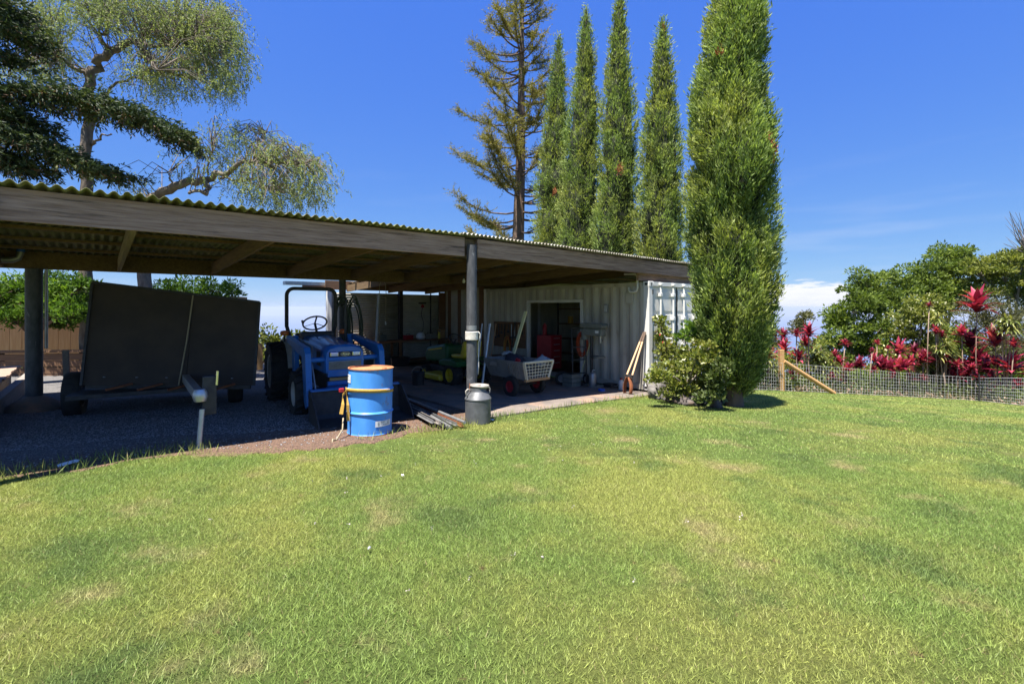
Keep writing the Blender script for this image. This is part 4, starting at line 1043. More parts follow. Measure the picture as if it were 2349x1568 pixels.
# post hole digger
pdp = at(1442, 905)
pd = thing('post_hole_digger', 'clamshell post hole digger leaning on the white container corner', 'digger', pdp, SH)
pdt = (Matrix.Translation(pdp) @ Matrix.Rotation(SH, 4, 'Z')).inverted() @ Vector((*SW(CS - .03, CT + .10), EYE - 57 / F * 10.7))
for sx in (-1, 1):
    tp = pdt + Vector((0, sx * .02, 0))
    bt = Vector((.0, sx * .07, .36))
    b = MB(); b.tube([bt, bt.lerp(tp, .78)], .021, 10); b.build('handle', 'handle_wood', pd, smooth='auto')
    b = MB(); b.tube([bt.lerp(tp, .781), tp], .023, 10); b.build('grip', 'bark_brown', pd, smooth='auto')
    b = MB(); b.v = []
    for i in range(6):
        f = i / 5; z = .38 - f * .38
        for j in range(5):
            a_ = (j / 4 - .5) * 1.9; rr = .085 * (1 - .25 * f); b.v.append((-.02 * f * 2 + rr * math.sin(a_), sx * (.03 + .09 * math.sin(math.pi * min(1, f * .8)) * math.cos(a_)), z))
    b.f = [(i * 5 + j, i * 5 + j + 1, i * 5 + j + 6, i * 5 + j + 5) for i in range(5) for j in range(4)]
    o = b.build('blade', 'rust', pd, smooth=True); o.modifiers.new('s', 'SOLIDIFY').thickness = .006
b = MB(); b.bar((0, -.1, .40), (0, .1, .40), .05, .06); b.build('pivot', 'dark_iron', pd)
# bottle, tape, box, cylinder, wheel, crate
bo = thing('white_bottle', 'white plastic bottle with red cap on the slab edge', 'bottle', at(1425, 897) + Vector((0, 0, .03)), 0)
b = MB(); b.lathe([(.001, 0), (.055, 0), (.06, .01), (.06, .17), (.05, .205), (.022, .23), (.022, .24)], 22); b.build('body', 'label_white', bo, smooth='auto')
b = MB(); b.lathe([(.026, .24), (.026, .27), (.001, .272)], 16); b.build('cap', 'red_plastic', bo, smooth='auto')
b = MB(); b.lathe([(.045, 0), (.075, 0), (.075, .05), (.045, .05), (.045, 0)], 26, cap=False); o = b.build('tape_roll', 'blue_tape', None, smooth='auto'); o.location = at(1380, 900) + Vector((0, 0, .03)); tag(o, 'blue tape roll lying on the concrete slab', 'tape')
tb = thing('tool_case', 'low black tool case beside the white bottle', 'tool case', at(1402, 892) + Vector((0, 0, .03)), SH)
b = MB(); b.bx(-.16, .16, -.13, .13, 0, .11); b.build('body', 'black_plastic', tb, bevel=.012)
b = MB(); b.tube([(-.06, -.13, .07), (-.06, -.17, .07), (.06, -.17, .07), (.06, -.13, .07)], .01, 8); b.build('handle', 'grey_metal', tb)
gc = thing('gas_cylinder', 'small grey metal cylinder beside the drill press base', 'cylinder', cl(1.1, .62), 0)
b = MB(); b.lathe([(.001, 0), (.08, 0), (.085, .01), (.085, .30), (.06, .34), (.03, .36)], 22); b.build('body', 'grey_metal', gc, smooth='auto')
b = MB(); b.tube([(0, 0, .36), (0, 0, .40), (.05, 0, .41)], .013, 8); b.build('valve', 'galv', gc)
ww = thing('spare_wheel', 'small spare wheel standing behind the garden cart', 'wheel', cl(1.75, .95), SH + R(20))
wheel(ww, (0, 0, .17), .17, .1, .09, rim='galv', name='tyre')
cr = thing('wooden_crate', 'dull green wooden crate beside the spare wheel', 'crate', cl(1.5, .9), SH)
for i in range(3):
    b = MB(); b.bx(-.15, .15, -.15, -.135, .01 + i * .1, .095 + i * .1); b.build('slat', 'machine_green', cr)
    b = MB(); b.bx(-.15, -.135, -.133, .15, .01 + i * .1, .095 + i * .1); b.build('slat', 'machine_green', cr)
b = MB(); b.bx(-.134, .15, -.134, .15, .0, .3); b.build('core', 'interior_dark', cr)
stick('broom_stick', 'pale green broom stick leaning behind the hand truck', 'stick', cl(1.75, .35, .1), cl(1.6, .1, 1.05), .013, 'pale_yellow')
# inside the doorway
tc_ = thing('tool_cabinet', 'red tool cabinet just inside the container doorway', 'cabinet', (*SW(CS + .42, CT + 3.55), CZ + .09), SH)
b = MB(); b.bx(-.22, .22, -.3, .26, .05, .98); bd = b.build('body', 'red_plastic', tc_, bevel=.01)
for i in range(5):
    b = MB(); b.bx(-.19, .19, -.312, -.303, .1 + i * .17, .25 + i * .17); dw = b.build('drawer', 'red_plastic', tc_, bevel=.004)
    b = MB(); b.bx(-.12, .12, -.322, -.314, .21 + i * .17, .23 + i * .17); b.build('drawer_pull', 'galv', dw)
fx = thing('fire_extinguisher', 'red fire extinguisher on top of the tool cabinet', 'extinguisher', (*SW(CS + .36, CT + 3.65), CZ + 1.07), 0)
b = MB(); b.lathe([(.001, 0), (.055, 0), (.058, .01), (.058, .26), (.03, .31), (.018, .33)], 18); b.build('cylinder', 'red_plastic', fx, smooth='auto')
b = MB(); b.bar((-.05, 0, .35), (.08, 0, .37), .02, .02); b.build('lever', 'black_plastic', fx)
sf = thing('storage_shelf', 'dark shelf unit inside the container doorway', 'shelf', (*SW(CS + 1.7, CT + 2.9), CZ + .09), SH)
for z in (.35, .8, 1.25, 1.7):
    b = MB(); b.bx(-.25, .25, -1.3, 1.3, z, z + .03); b.build('board', 'brown_board', sf)
for y_ in (-1.29, 0, 1.27):
    b = MB(); b.bx(-.25, -.21, y_, y_ + .03, 0, 1.9); b.build('upright', 'dark_iron', sf)
for i, (y_, z_, c_, nm) in enumerate(((-.8, 1.28, 'red_plastic', 'red'), (-.2, 1.28, 'galv', 'grey'), (.5, .83, 'label_white', 'white'), (.9, 1.28, 'strap_yellow', 'yellow'))):
    b = MB(); b.lathe([(.001, 0), (.09, 0), (.09, .2), (.095, .2), (.095, .215), (.001, .215)], 18); o = b.build('paint_tin', c_, None, smooth='auto'); o.location = (*SW(CS + 1.62, CT + 2.9 + y_), CZ + .09 + z_); tag(o, nm + ' tin standing on the shelf inside the container', 'tin')

# --- workbench along the back wall with its clutter
wb = sthing('workbench', 'long dark workbench below the corrugated back wall', 'workbench', 2.75, 7.75)
b = MB(); b.bx(-1.9, 1.9, -.32, .35, .86, .91); b.build('top', 'brown_board', wb)
for x_ in (-1.85, 0, 1.8):
    for y_ in (-.3, .28):
        b = MB(); b.bx(x_, x_ + .07, y_, y_ + .05, 0, .86); b.build('leg', 'brown_board', wb)
b = MB(); b.bx(-1.85, 1.85, -.28, .3, .25, .28); b.build('lower_shelf', 'brown_board', wb)
zt = wb.location.z + .91
def on_bench(x_, y_): return Vector((*SW(2.75 + x_, 7.75 + y_), zt))
hm = thing('hard_hat', 'white hard hat on the bench below the wall lamp', 'helmet', on_bench(.85, -.1), 0)
b = MB(); b.lathe([(.17, .05), (.15, .06), (.145, .12), (.11, .19), (.05, .225), (.001, .23)], 22, cap=False); b.build('shell', 'label_white', hm, smooth='auto')
b = MB(); b.lathe([(.001, 0), (.13, 0), (.13, .05), (.001, .05)], 20); b.build('stand', 'grey_metal', hm)
for i, (x_, w_, d_, h_, c_, nm, ct_) in enumerate(((-1.55, .25, .2, .32, 'black_plastic', 'black box at the far left end of the workbench', 'box'), (-1.15, .2, .2, .22, 'dark_iron', 'low dark metal box on the workbench beside the post', 'box'), (-.5, .3, .2, .18, 'machine_green', 'grey green tool box in the middle of the workbench', 'tool box'),
                                       (.45, .28, .18, .14, 'red_plastic', 'red case on the workbench left of the hard hat', 'case'), (1.25, .4, .22, .16, 'grey_metal', 'long grey tool box right of the hard hat', 'tool box'), (1.7, .18, .2, .3, 'worn_wood', 'tan wooden box at the right end of the workbench', 'box'))):
    t_ = thing('bench_box', nm, ct_, on_bench(x_, 0), SH + random.uniform(-.2, .2))
    b = MB(); b.bx(-w_ / 2, w_ / 2, -d_ / 2, d_ / 2, 0, h_ * .72); b.build('body', c_, t_, bevel=.01)
    b = MB(); b.bx(-w_ / 2 - .006, w_ / 2 + .006, -d_ / 2 - .006, d_ / 2 + .006, h_ * .725, h_); b.build('lid', c_, t_, bevel=.01)
    b = MB(); b.tube([(-w_ * .25, 0, h_), (-w_ * .25, 0, h_ + .04), (w_ * .25, 0, h_ + .04), (w_ * .25, 0, h_)], .008, 6); b.build('handle', 'dark_iron', t_)
yb = thing('spray_bottle', 'yellow spray bottle on the workbench near the corner board', 'bottle', on_bench(1.48, -.2), 0)
b = MB(); b.lathe([(.001, 0), (.04, 0), (.042, .14), (.02, .19), (.015, .22)], 16); b.build('body', 'mower_yellow', yb, smooth='auto')
b = MB(); b.bar((-.02, 0, .24), (.06, 0, .25), .03, .035); b.build('nozzle', 'black_plastic', yb)
lm = thing('wall_lamp', 'small red work lamp with dangling cable on the back wall', 'lamp', (*SW(3.95, 8.2), 1.45), SH)
b = MB(); b.bx(-.13, .13, -.08, -.02, .12, .17); b.build('bracket', 'dark_iron', lm)
b = MB(); b.lathe([(.02, .1), (.05, .06), (.06, .0), (.001, -.01)], 14, (0, -.07, 0)); b.build('head', 'red_plastic', lm, smooth='auto')
b = MB(); b.tube([(0, -.06, 0), (-.05, -.06, -.25), (.04, -.06, -.5), (.02, -.06, -.75), (-.1, -.08, -.95)], .01, 6); b.build('cable', 'black_plastic', lm, smooth=True)
# hoses hung on the middle post
hg = sthing('hose_bundle', 'dark green garden hoses hanging from the middle post', 'hose', -.18, 4.5)
for k in range(10):
    rx = .16 + .03 * (k % 4); rz = .58 + .05 * ((k * 3) % 5); cx_ = -.12 if k % 2 else .16
    b = MB(); b.tube([(cx_ + rx * math.sin(q) * (1 if q < math.pi else .8), -.06 - .022 * (k % 5), 1.25 + rz * math.cos(q)) for q in np.linspace(0, 2 * math.pi, 27)], .014, 6, cap=False); b.build('loop', 'hose_green', hg, smooth=True)
stick('steel_bar', 'grey steel bar standing upright beside the hanging hoses', 'bar', (*SW(.42, 4.3), floor_z(.42, 4.3)), (*SW(.62, 4.45), 1.78), .03, 'grey_metal')
ro = sthing('hanging_cord', 'pale cord looped from a rafter in the workshop bay', 'cord', 1.0, 5.2)
b = MB(); z_ = 2.1 - ro.location.z; b.tube([(0, 0, z_ - 1.5), (-.01, 0, z_ - .1), (.03, 0, z_), (.1, 0, z_ + .02), (.15, 0, z_ - .05), (.17, 0, z_ - .3), (.16, 0, z_ - 1.0)], .008, 6); b.build('loop', 'cord_brown', ro, smooth=True)
b = MB(); b.tube([(.16, 0, z_ - 1.0), (.16, 0, z_ - 1.09)], .016, 8); b.build('pull_handle', 'label_white', ro)
lb_ = sthing('light_bulb', 'bare white bulb in its socket below the roof purlins', 'bulb', 1.95, 2.9, 2.06)
b = MB(); b.lathe([(.001, -.06), (.025, -.05), (.035, -.02), (.03, .01), (.018, .03), (.018, .05)], 16); b.build('globe', 'label_white', lb_, smooth=True)
b = MB(); b.tube([(0, 0, .05), (0, 0, .12)], .022, 10); b.build('socket', 'black_plastic', lb_)
# scraps on the lawn edge
def flat(name, label, cat, p, w, d, mat, seed):
    b = MB(); n_ = 9; b.v = [(0, 0, .012)]
    for k in range(n_):
        a_ = 2 * math.pi * k / n_; q = 1 + .3 * noise.noise(Vector((k * 1.3, seed, 0))); b.v.append((w * q * math.cos(a_), d * q * math.sin(a_), .006 * math.sin(k * 2.1)))
    b.f = [(0, 1 + k, 1 + (k + 1) % n_) for k in range(n_)]
    o = b.build(name, mat, None); o.location = (p.x, p.y, p.z + .035); o.rotation_euler = (R(6), R(-5), seed); o.modifiers.new('s', 'SOLIDIFY').thickness = .003; tag(o, label, cat)
flat('paper_scrap', 'white paper scrap lying at the lawn edge by the gravel', 'paper', at(157, 1069), .085, .05, 'paper', 1)
flat('paper_scrap', 'tiny white petal shaped scrap on the grass below the pickets', 'paper', at(924, 1098), .018, .011, 'paper', 2.5)
flat('bird_feather', 'small pale feather lying on the lawn centre', 'feather', at(847, 1270), .009, .017, 'grey_cloth', 3)
flat('paper_scrap', 'white crumpled tissue on the ground right of the milk can', 'tissue', at(1128, 968), .045, .03, 'paper', 4)
# rocks round the shrub bed
def rock(x_, y_, r_, mat, label, seed, sq=(1, 1, .7)):
    p = at(x_, y_); o = blob('rock', label, 'rock', (p.x, p.y, p.z - r_ * .25), r_, mat, seed, sq, .75); o['group'] = 'lava rocks edging the shrub bed'; o.rotation_euler = (0, 0, seed); return o
rock(1512, 912, .27, 'pale_rock', 'large pale split rock at the container corner', 1.3, (1.25, .8, .85))
rks = [(1556, 916), (1575, 921), (1590, 916), (1602, 926), (1618, 921), (1566, 926), (1630, 927), (1640, 934), (1585, 930), (1545, 921)]
for i, (x_, y_) in enumerate(rks):
    rock(x_, y_, .11 + .05 * random.random(), 'rock', ['dark', 'brown'][i % 2] + ' lava rock, %s along the shrub bed from the container' % ['second', 'third', 'fourth', 'fifth', 'seventh', 'second-lowest', 'eighth', 'last and rightmost', 'sixth', 'first'][i], 2 + i * 1.7, (1.2, .9, .8))

# more workshop clutter in the shade
tbd = thing('tool_board', 'dark tool board hung with tools left of the container doorway', 'tool board', cl(4.75, .03, .85), SH + R(90))
b = MB(); b.bx(-.7, .7, -.02, .02, 0, .75); b.build('board', 'brown_board', tbd)
for i in range(9):
    x_ = -.6 + i * .15; h_ = random.uniform(.2, .45); b = MB(); b.bar((x_, .04, .68), (x_ + random.uniform(-.03, .03), .05, .68 - h_), .022, .02); hd_ = b.build('hung_tool', random.choice(['dark_iron', 'grey_metal', 'handle_wood']), tbd)
    b = MB(); b.bx(x_ - .045, x_ + .045, .03, .06, .64 - h_, .70 - h_); b.build('tool_head', 'dark_iron', hd_, bevel=.006)
def bucket(label, s_, t_, r_, h_, mat):
    o = sthing('bucket', label, 'bucket', s_, t_); b = MB(); b.lathe([(.001, 0), (r_ * .8, 0), (r_, h_), (r_ * 1.05, h_), (r_ * 1.02, h_ - .015), (r_ * .95, h_ - .01), (r_ * .76, .02), (.001, .02)], 22, cap=False); b.build('shell', mat, o, smooth='auto')
    b = MB(); b.tube([(r_ * math.cos(q), .02, h_ - .02 + .13 * math.sin(q)) for q in np.linspace(0, math.pi, 13)], .005, 6); b.build('bail', 'galv', o)
bucket('black bucket on the slab between the mower and the tractor', 1.0, 3.3, .15, .32, 'black_plastic')
bucket('grey bucket under the workbench left end', 1.25, 7.3, .15, .33, 'grey_metal')
bucket('white bucket on the floor behind the garden cart', 3.1, 2.6, .15, .36, 'label_white')
def crate(label, s_, t_, w_, d_, h_, mat, rot=0):
    o = sthing('storage_box', label, 'box', s_, t_, rot=rot); b = MB(); b.bx(-w_ / 2, w_ / 2, -d_ / 2, d_ / 2, .01, h_ - .05); b.build('body', mat, o, bevel=.012)
    b = MB(); b.bx(-w_ / 2 - .012, w_ / 2 + .012, -d_ / 2 - .012, d_ / 2 + .012, h_ - .048, h_); b.build('lid', mat, o, bevel=.01)
crate('large dark chest on the floor right of the hanging hoses', .75, 5.1, .75, .5, .55, 'interior_dark', .2)
crate('black storage box under the workbench middle', 2.6, 7.35, .6, .45, .4, 'black_plastic')
crate('brown wooden chest against the container wall behind the cart', 4.3, 4.1, .5, .8, .62, 'brown_board')
crate('dark grey box stacked beside the wooden chest', 4.35, 3.2, .45, .5, .42, 'dark_iron', .15)
gn = sthing('air_compressor', 'dark red air compressor standing behind the green mower', 'compressor', 3.5, 5.3, rot=.4)
b = MB(); b.tube([(-.4, 0, .3), (-.36, 0, .3), (.36, 0, .3), (.4, 0, .3)], [.1, .18, .18, .1], 18); b.build('tank', 'red_plastic', gn, smooth='auto')
b = MB(); b.bx(-.2, .12, -.12, .12, .48, .72); b.build('motor', 'dark_iron', gn, bevel=.03)
for sx in (-.25, .25):
    b = MB(); b.bar((sx, 0, .14), (sx, 0, 0), .2, .04); b.build('foot', 'dark_iron', gn)
b = MB(); b.tube([(.35, -.1, .42), (.6, -.1, .6), (.6, .1, .6), (.35, .1, .42)], .015, 8); b.build('handle', 'dark_iron', gn)
for i, (s_, t_, h_, m_, nm) in enumerate(((4.72, 5.2, 1.5, 'handle_wood', 'long handled rake leaning on the container wall'), (4.72, 5.45, 1.4, 'worn_wood', 'long handled shovel leaning on the container wall beyond the rake'), (4.7, 4.3, 1.55, 'dark_iron', 'long iron bar leaning on the container wall by the doorway'))):
    stick('long_tool', nm, 'tool', (*SW(s_ - .25, t_), floor_z(4.4, t_)), (*SW(s_ + .12, t_ + .08), floor_z(4.4, t_) + h_), .018, m_)
# ---------------------------------------------------------------- vegetation
def unit(a): return a / np.maximum(np.linalg.norm(a, axis=-1, keepdims=True), 1e-9)
def leaf_obj(name, mat, Pp, A, L, W, parent=None, rnd=None, droop=0.0, origin=None):
    Pp = np.asarray(Pp, float); A = unit(np.asarray(A, float)); n = len(Pp)
    L = np.broadcast_to(np.asarray(L, float), (n,))[:, None]; W = np.broadcast_to(np.asarray(W, float), (n,))[:, None]
    side = unit(np.cross(A, rng.normal(size=(n, 3))))
    tip = Pp + A * L; tip[:, 2:3] -= droop * L
    midp = Pp + A * L * .45
    Vx = np.stack([Pp, midp + side * W / 2, tip, midp - side * W / 2], 1).reshape(-1, 3)
    if origin is not None: Vx = Vx - np.asarray(origin)
    Fx = np.arange(4 * n).reshape(-1, 4)
    return np_mesh(name, Vx, Fx, MATS[mat], parent, rnd if rnd is not None else rng.random(n))
def rand_dir(n): return unit(rng.normal(size=(n, 3)))

def cypress(label, base, H, prof, n, axis=((0, 0), (1, 0)), seed=0, trunk=.16, L=.14, brown=(), amp=1.0):
    base = Vector(base)
    t = thing('cypress_tree', label, 'cypress', base, 0, 'italian cypresses by the container')
    rfun = lambda f: np.interp(f, [p[0] for p in prof], [p[1] for p in prof])
    cfun = lambda f: np.interp(f, [p[0] for p in axis], [p[1] for p in axis])
    def lump(f, th):
        z = f * H
        a = Vector((math.cos(th) * 1.0, math.sin(th) * 1.0, z * .42 + seed * 7))
        n1 = noise.noise(a * 1.1); n2 = noise.noise(a * 2.6 + Vector((5, 1, 3))); n3 = noise.noise(a * 6)
        crease = max(0, 1 - abs(noise.noise(a * 1.5 + Vector((9, 4, seed)))) * 6)
        return .97 + amp * (.17 * n1 + .16 * n2 + .07 * n3 - .30 * crease)
    f0 = prof[0][0]
    m = n // 9
    fs = f0 + (1 - f0) * rng.random(m * 3)
    keep = rng.random(m * 3) < (rfun(fs) / max(p[1] for p in prof)) ** .9
    fs = fs[keep][:m]; m = len(fs)
    th = rng.uniform(0, 2 * math.pi, m)
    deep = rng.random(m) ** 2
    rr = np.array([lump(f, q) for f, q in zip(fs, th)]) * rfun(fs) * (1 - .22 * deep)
    C = np.stack([cfun(fs) + rr * np.cos(th), rr * np.sin(th), fs * H], -1)
    out = np.stack([np.cos(th), np.sin(th), 0 * th], -1)
    tilt = noise_arr(C * 1.6 + seed)
    ax = unit(out * (.62 + .55 * tilt[:, None]) + np.array([0, 0, .95]) + rng.normal(size=(m, 3)) * .25)
    tsh = .50 + .30 * noise_arr(C * 1.1 + 11) - .25 * deep + rng.normal(size=m) * .12  # deeper tufts turn darker, inner crown shade put into the leaf colour
    k = 9
    Pp = np.repeat(C, k, 0) + rng.normal(size=(m * k, 3)) * L * .36 + np.repeat(ax, k, 0) * (rng.normal(size=(m * k, 1)) * L * .7 - L * .5)
    A = np.repeat(ax, k, 0) + rng.normal(size=(m * k, 3)) * .30
    Ls = L * rng.uniform(.55, 1.4, m * k)
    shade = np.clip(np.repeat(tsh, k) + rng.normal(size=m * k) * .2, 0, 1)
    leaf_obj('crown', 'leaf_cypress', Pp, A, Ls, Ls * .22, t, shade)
    for (fb, tb, kb) in brown:
        m_ = int(120 * kb); ff = fb + rng.normal(size=m_) * .012 * kb; tt = tb + rng.normal(size=m_) * .06
        r2 = np.array([lump(a, b) for a, b in zip(ff, tt)]) * rfun(ff) * 1.03
        Pb = np.stack([cfun(ff) + r2 * np.cos(tt), r2 * np.sin(tt), ff * H], -1)
        kind(leaf_obj('dead_patch', 'leaf_cypress_brown', Pb, rng.normal(size=(m_, 3)) * .4 + [0, 0, 1], L * .9, L * .26, t), 'stuff')
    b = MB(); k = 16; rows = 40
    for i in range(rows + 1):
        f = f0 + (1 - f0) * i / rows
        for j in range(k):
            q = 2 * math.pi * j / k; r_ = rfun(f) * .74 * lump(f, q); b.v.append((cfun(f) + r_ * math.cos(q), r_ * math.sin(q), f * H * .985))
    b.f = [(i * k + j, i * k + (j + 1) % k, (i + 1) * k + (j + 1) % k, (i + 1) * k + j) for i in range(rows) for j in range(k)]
    b.build('light_block_core', 'core_green', t, smooth=True)  # solid dark core added inside the crown to stop light passing
    b = MB(); x1 = float(cfun(.1)); b.tube([(0, 0, -.15), (.02, 0, .1), (x1 * .5, 0, f0 * H + .1), (x1, 0, f0 * H + .9)], [trunk * 1.35, trunk, trunk * .95, trunk * .7], 10); b.build('trunk', 'bark_brown', t, smooth=True)
    return t
def noise_arr(Pp): return np.array([noise.noise(Vector(p)) for p in Pp])

p = at(1683, 931)
sp_ = F / p.y; H0 = 10.3
edges = [(0, 1640, 1742), (50, 1622, 1755), (100, 1612, 1758), (150, 1602, 1754), (200, 1598, 1746), (250, 1592, 1742), (285, 1588, 1760), (350, 1583, 1775), (400, 1582, 1783), (450, 1578, 1776), (500, 1575, 1772), (550, 1572, 1778), (600, 1577, 1775), (650, 1588, 1772), (700, 1590, 1765), (750, 1602, 1760), (800, 1618, 1755), (850, 1638, 1745), (885, 1662, 1728), (900, 1678, 1715)]
prof_ = [((931 - y) / sp_ / H0, (r - l) / 2 / sp_ * .97) for y, l, r in edges][::-1]
axis_ = [((931 - y) / sp_ / H0, ((r + l) / 2 - 1683) / sp_) for y, l, r in edges][::-1]
prof_ += [(.82, .33), (.9, .2), (1, .02)]; axis_ += [(1, .05)]
cypress('huge wide cypress standing in front of the container end', p, H0, prof_, 150000, axis_, 1, .15, .082, brown=(((931 - 365) / sp_ / H0, R(-62), 1), (.62, R(-140), .4)), amp=1.4)
fars = [(1258, 21.4, 72, 'cypress furthest left, tip half hidden by the sparse conifer', 94), (1322, 19.4, 6, 'cypress second from the sparse conifer, with a needle thin tip', 104), (1408, 17.6, -30, 'cypress third from the sparse conifer, its tip cut by the frame', 110), (1510, 16.1, 36, 'cypress beside the huge one, lower pointed tip with brown top', 114)]
for i, (x_, Y_, ytop, lab, wpx) in enumerate(fars):
    X_ = (x_ - CX) / F * Y_; g_ = gz(X_, Y_); H_ = EYE + (HY - ytop) / F * Y_ - g_
    R0 = wpx / 2 * Y_ / F
    tipx = {0: 1282, 1: 1345, 2: 1422, 3: 1521}[i]
    k_ = (tipx - x_) / F * Y_
    cypress(lab, (X_, Y_, g_), H_, [(.03, R0 * .8), (.15, R0 * 1.02), (.35, R0 * 1.0), (.5, R0 * .92), (.65, R0 * .76), (.78, R0 * .55), (.88, R0 * .36), (.95, R0 * .19), (.985, R0 * .09), (1, .01)], 52000, [(0, 0), (.3, k_ * .2), (.6, k_ * .7), (1, k_)], 2 + i, .15, .115, amp=1.6, brown=((.96, R(-90), .5),) if i == 3 else ((.52, R(-95), .6),) if i in (0, 2) else ())

# generic broad crown out of leafy lobes
def lobes_leaves(center, rad, nl, nleaf, rl, size, up=.25):
    c = np.asarray(center); rad = np.asarray(rad)
    d = rand_dir(nl); u_ = rng.random(nl) ** (1 / 2.2)
    lc = c + d * rad * (u_[:, None] * .92)
    lr = rl * rng.uniform(.6, 1.25, nl)
    k = rng.integers(0, nl, nleaf)
    dd = rand_dir(nleaf); dd[:, 2] = np.abs(dd[:, 2]) * .75 + dd[:, 2] * .25; dd = unit(dd)
    Pp = lc[k] + dd * lr[k][:, None] * np.array([1.1, 1.1, .95]) * rng.uniform(.55, 1.05, nleaf)[:, None]
    A = dd + rng.normal(size=(nleaf, 3)) * .7 + [0, 0, up]
    return Pp, A, lc
def broad_tree(name, label, cat, clumps, Y_, leaf, size, aspect, dens, trunk_px, group=None, rl=.34, bark='bark_grey', trunk_r=.16, blossom=None, depth=.8, limbs=True, up=.25):
    bx_, by_ = trunk_px
    X_ = (bx_ - CX) / F * Y_; base = Vector((X_, Y_, gz(X_, Y_)))
    t = thing(name, label, cat, base, 0, group)
    Ps, As, limb = [], [], []
    for (x_, y_, rx, ry) in clumps:
        c = pt(x_, y_, Y_ + random.uniform(-.8, .8)); s_ = Y_ / F
        rad = np.array([rx * s_, (rx + ry) / 2 * s_ * depth, ry * s_])
        area = rx * ry * s_ * s_
        rlo = rl * min(1.0, .5 + .5 * min(rad[0], rad[2])); nl = max(8, int(2.0 * rad.prod() / rlo ** 3))
        Pp, A, lc = lobes_leaves(c, rad, nl, int(area * dens * 1.9), rlo, size, up)
        Ps.append(Pp); As.append(A); limb.append((c, lc))
    Pp = np.vstack(Ps); A = np.vstack(As); n = len(Pp)
    sh = np.clip(.45 + .35 * noise_arr(Pp * 1.1) + rng.normal(size=n) * .2, 0, 1)
    Ls = size * rng.uniform(.6, 1.4, n)
    leaf_obj('crown', leaf, Pp, A, Ls, Ls * aspect, t, sh, origin=base)
    if blossom:
        q = rng.random(n) < blossom[1]; q &= (A[:, 2] > .2)
        leaf_obj('blossom', blossom[0], Pp[q] + [0, 0, .03], rand_dir(q.sum()), size * .9, size * .7, t, origin=base)
    b = MB(); top_ = base.lerp(sum((c for c, _ in limb), Vector()) / len(limb), .55)
    b.tube([(0, 0, -.2), Vector((top_ - base)) * .5 + Vector((.05, .05, 0)), top_ - base], [trunk_r * 1.2, trunk_r, trunk_r * .8], 8)
    b.build('trunk', bark, t, smooth=True)
    if limbs:
        for c, lc in limb:
            b = MB(); e = c - base; s0 = top_ - base
            b.tube([s0, s0.lerp(e, .5) + Vector((0, 0, .12)), e], [trunk_r * .6, trunk_r * .4, trunk_r * .2], 6)
            for q in lc[::3]:
                v_ = Vector(q) - base; b.tube([e.lerp(s0, .25), e.lerp(v_, .5), v_], [trunk_r * .2, trunk_r * .13, .006], 5)
            b.build('limb', bark, t, smooth=True)
    return t

# right-hand wood beyond the fence
G = 'trees beyond the wire fence'
broad_tree('broad_tree', 'dark green dense tree nearest the cloud bank, left end of the wood', 'tree', [(1932, 745, 48, 58), (1960, 692, 46, 34), (1915, 805, 42, 48), (1990, 790, 66, 58), (1950, 860, 60, 35), (2010, 720, 40, 40), (1885, 835, 22, 25)], 25, 'leaf_acacia', .17, .42, 1500, (1950, 900), G, rl=.55)
broad_tree('broad_tree', 'dark tree with thin bare top twigs behind the left end of the wood', 'tree', [(1992, 652, 55, 30), (2050, 642, 40, 28), (2030, 690, 50, 40), (2080, 700, 45, 45)], 29, 'leaf_acacia', .18, .42, 1200, (2030, 850), G, rl=.55)
broad_tree('broad_tree', 'tall dark tree whose domed top stands highest in the wood', 'tree', [(2165, 598, 48, 36), (2128, 632, 42, 34), (2205, 628, 42, 40), (2165, 662, 75, 45), (2210, 590, 24, 22), (2150, 700, 70, 40)], 30, 'leaf_acacia', .18, .42, 1300, (2170, 850), G, rl=.6)
broad_tree('broad_tree', 'yellow green tree at the right edge of the picture', 'tree', [(2300, 612, 55, 34), (2345, 585, 38, 30), (2265, 650, 55, 45), (2335, 660, 55, 55), (2400, 600, 60, 60), (2245, 615, 30, 24), (2420, 700, 70, 70)], 28, 'leaf_yellowgreen', .17, .42, 1250, (2320, 850), G, rl=.55)
broad_tree('flowering_tree', 'bushy tree dotted with cream blossom in the middle of the wood', 'tree', [(2095, 762, 55, 50), (2118, 708, 42, 34), (2065, 826, 52, 38), (2140, 800, 50, 55), (2120, 860, 60, 35)], 22.5, 'leaf_yellowgreen', .13, .5, 1700, (2095, 890), G, rl=.42, blossom=('blossom_cream', .10))
broad_tree('olive_shrub_tree', 'greyish olive shrubby tree at the right behind the tallest red plant', 'tree', [(2255, 715, 62, 46), (2318, 745, 52, 52), (2215, 760, 45, 45), (2290, 800, 60, 45), (2395, 780, 60, 80)], 22.5, 'leaf_olive', .11, .32, 1500, (2280, 890), G, rl=.42, bark='bark_grey')
broad_tree('dark_shrub', 'dark green low shrub mass filling the wood behind the fence centre', 'shrub', [(1985, 868, 70, 32), (2080, 880, 60, 28), (2180, 862, 60, 40), (2270, 872, 60, 36), (2345, 868, 50, 44), (1890, 882, 50, 26)], 21.8, 'leaf_acacia', .13, .45, 1500, (2120, 915), None, rl=.4, limbs=False)
broad_tree('dark_shrub', 'dense green shrub bank between the cypress and the wood', 'shrub', [(1745, 850, 45, 40), (1800, 840, 55, 48), (1860, 850, 50, 48), (1780, 885, 80, 26), (1900, 865, 50, 40), (1730, 800, 25, 30), (1870, 805, 36, 26)], 21.0, 'leaf_yellowgreen', .12, .5, 1500, (1800, 900), None, rl=.38, limbs=False)
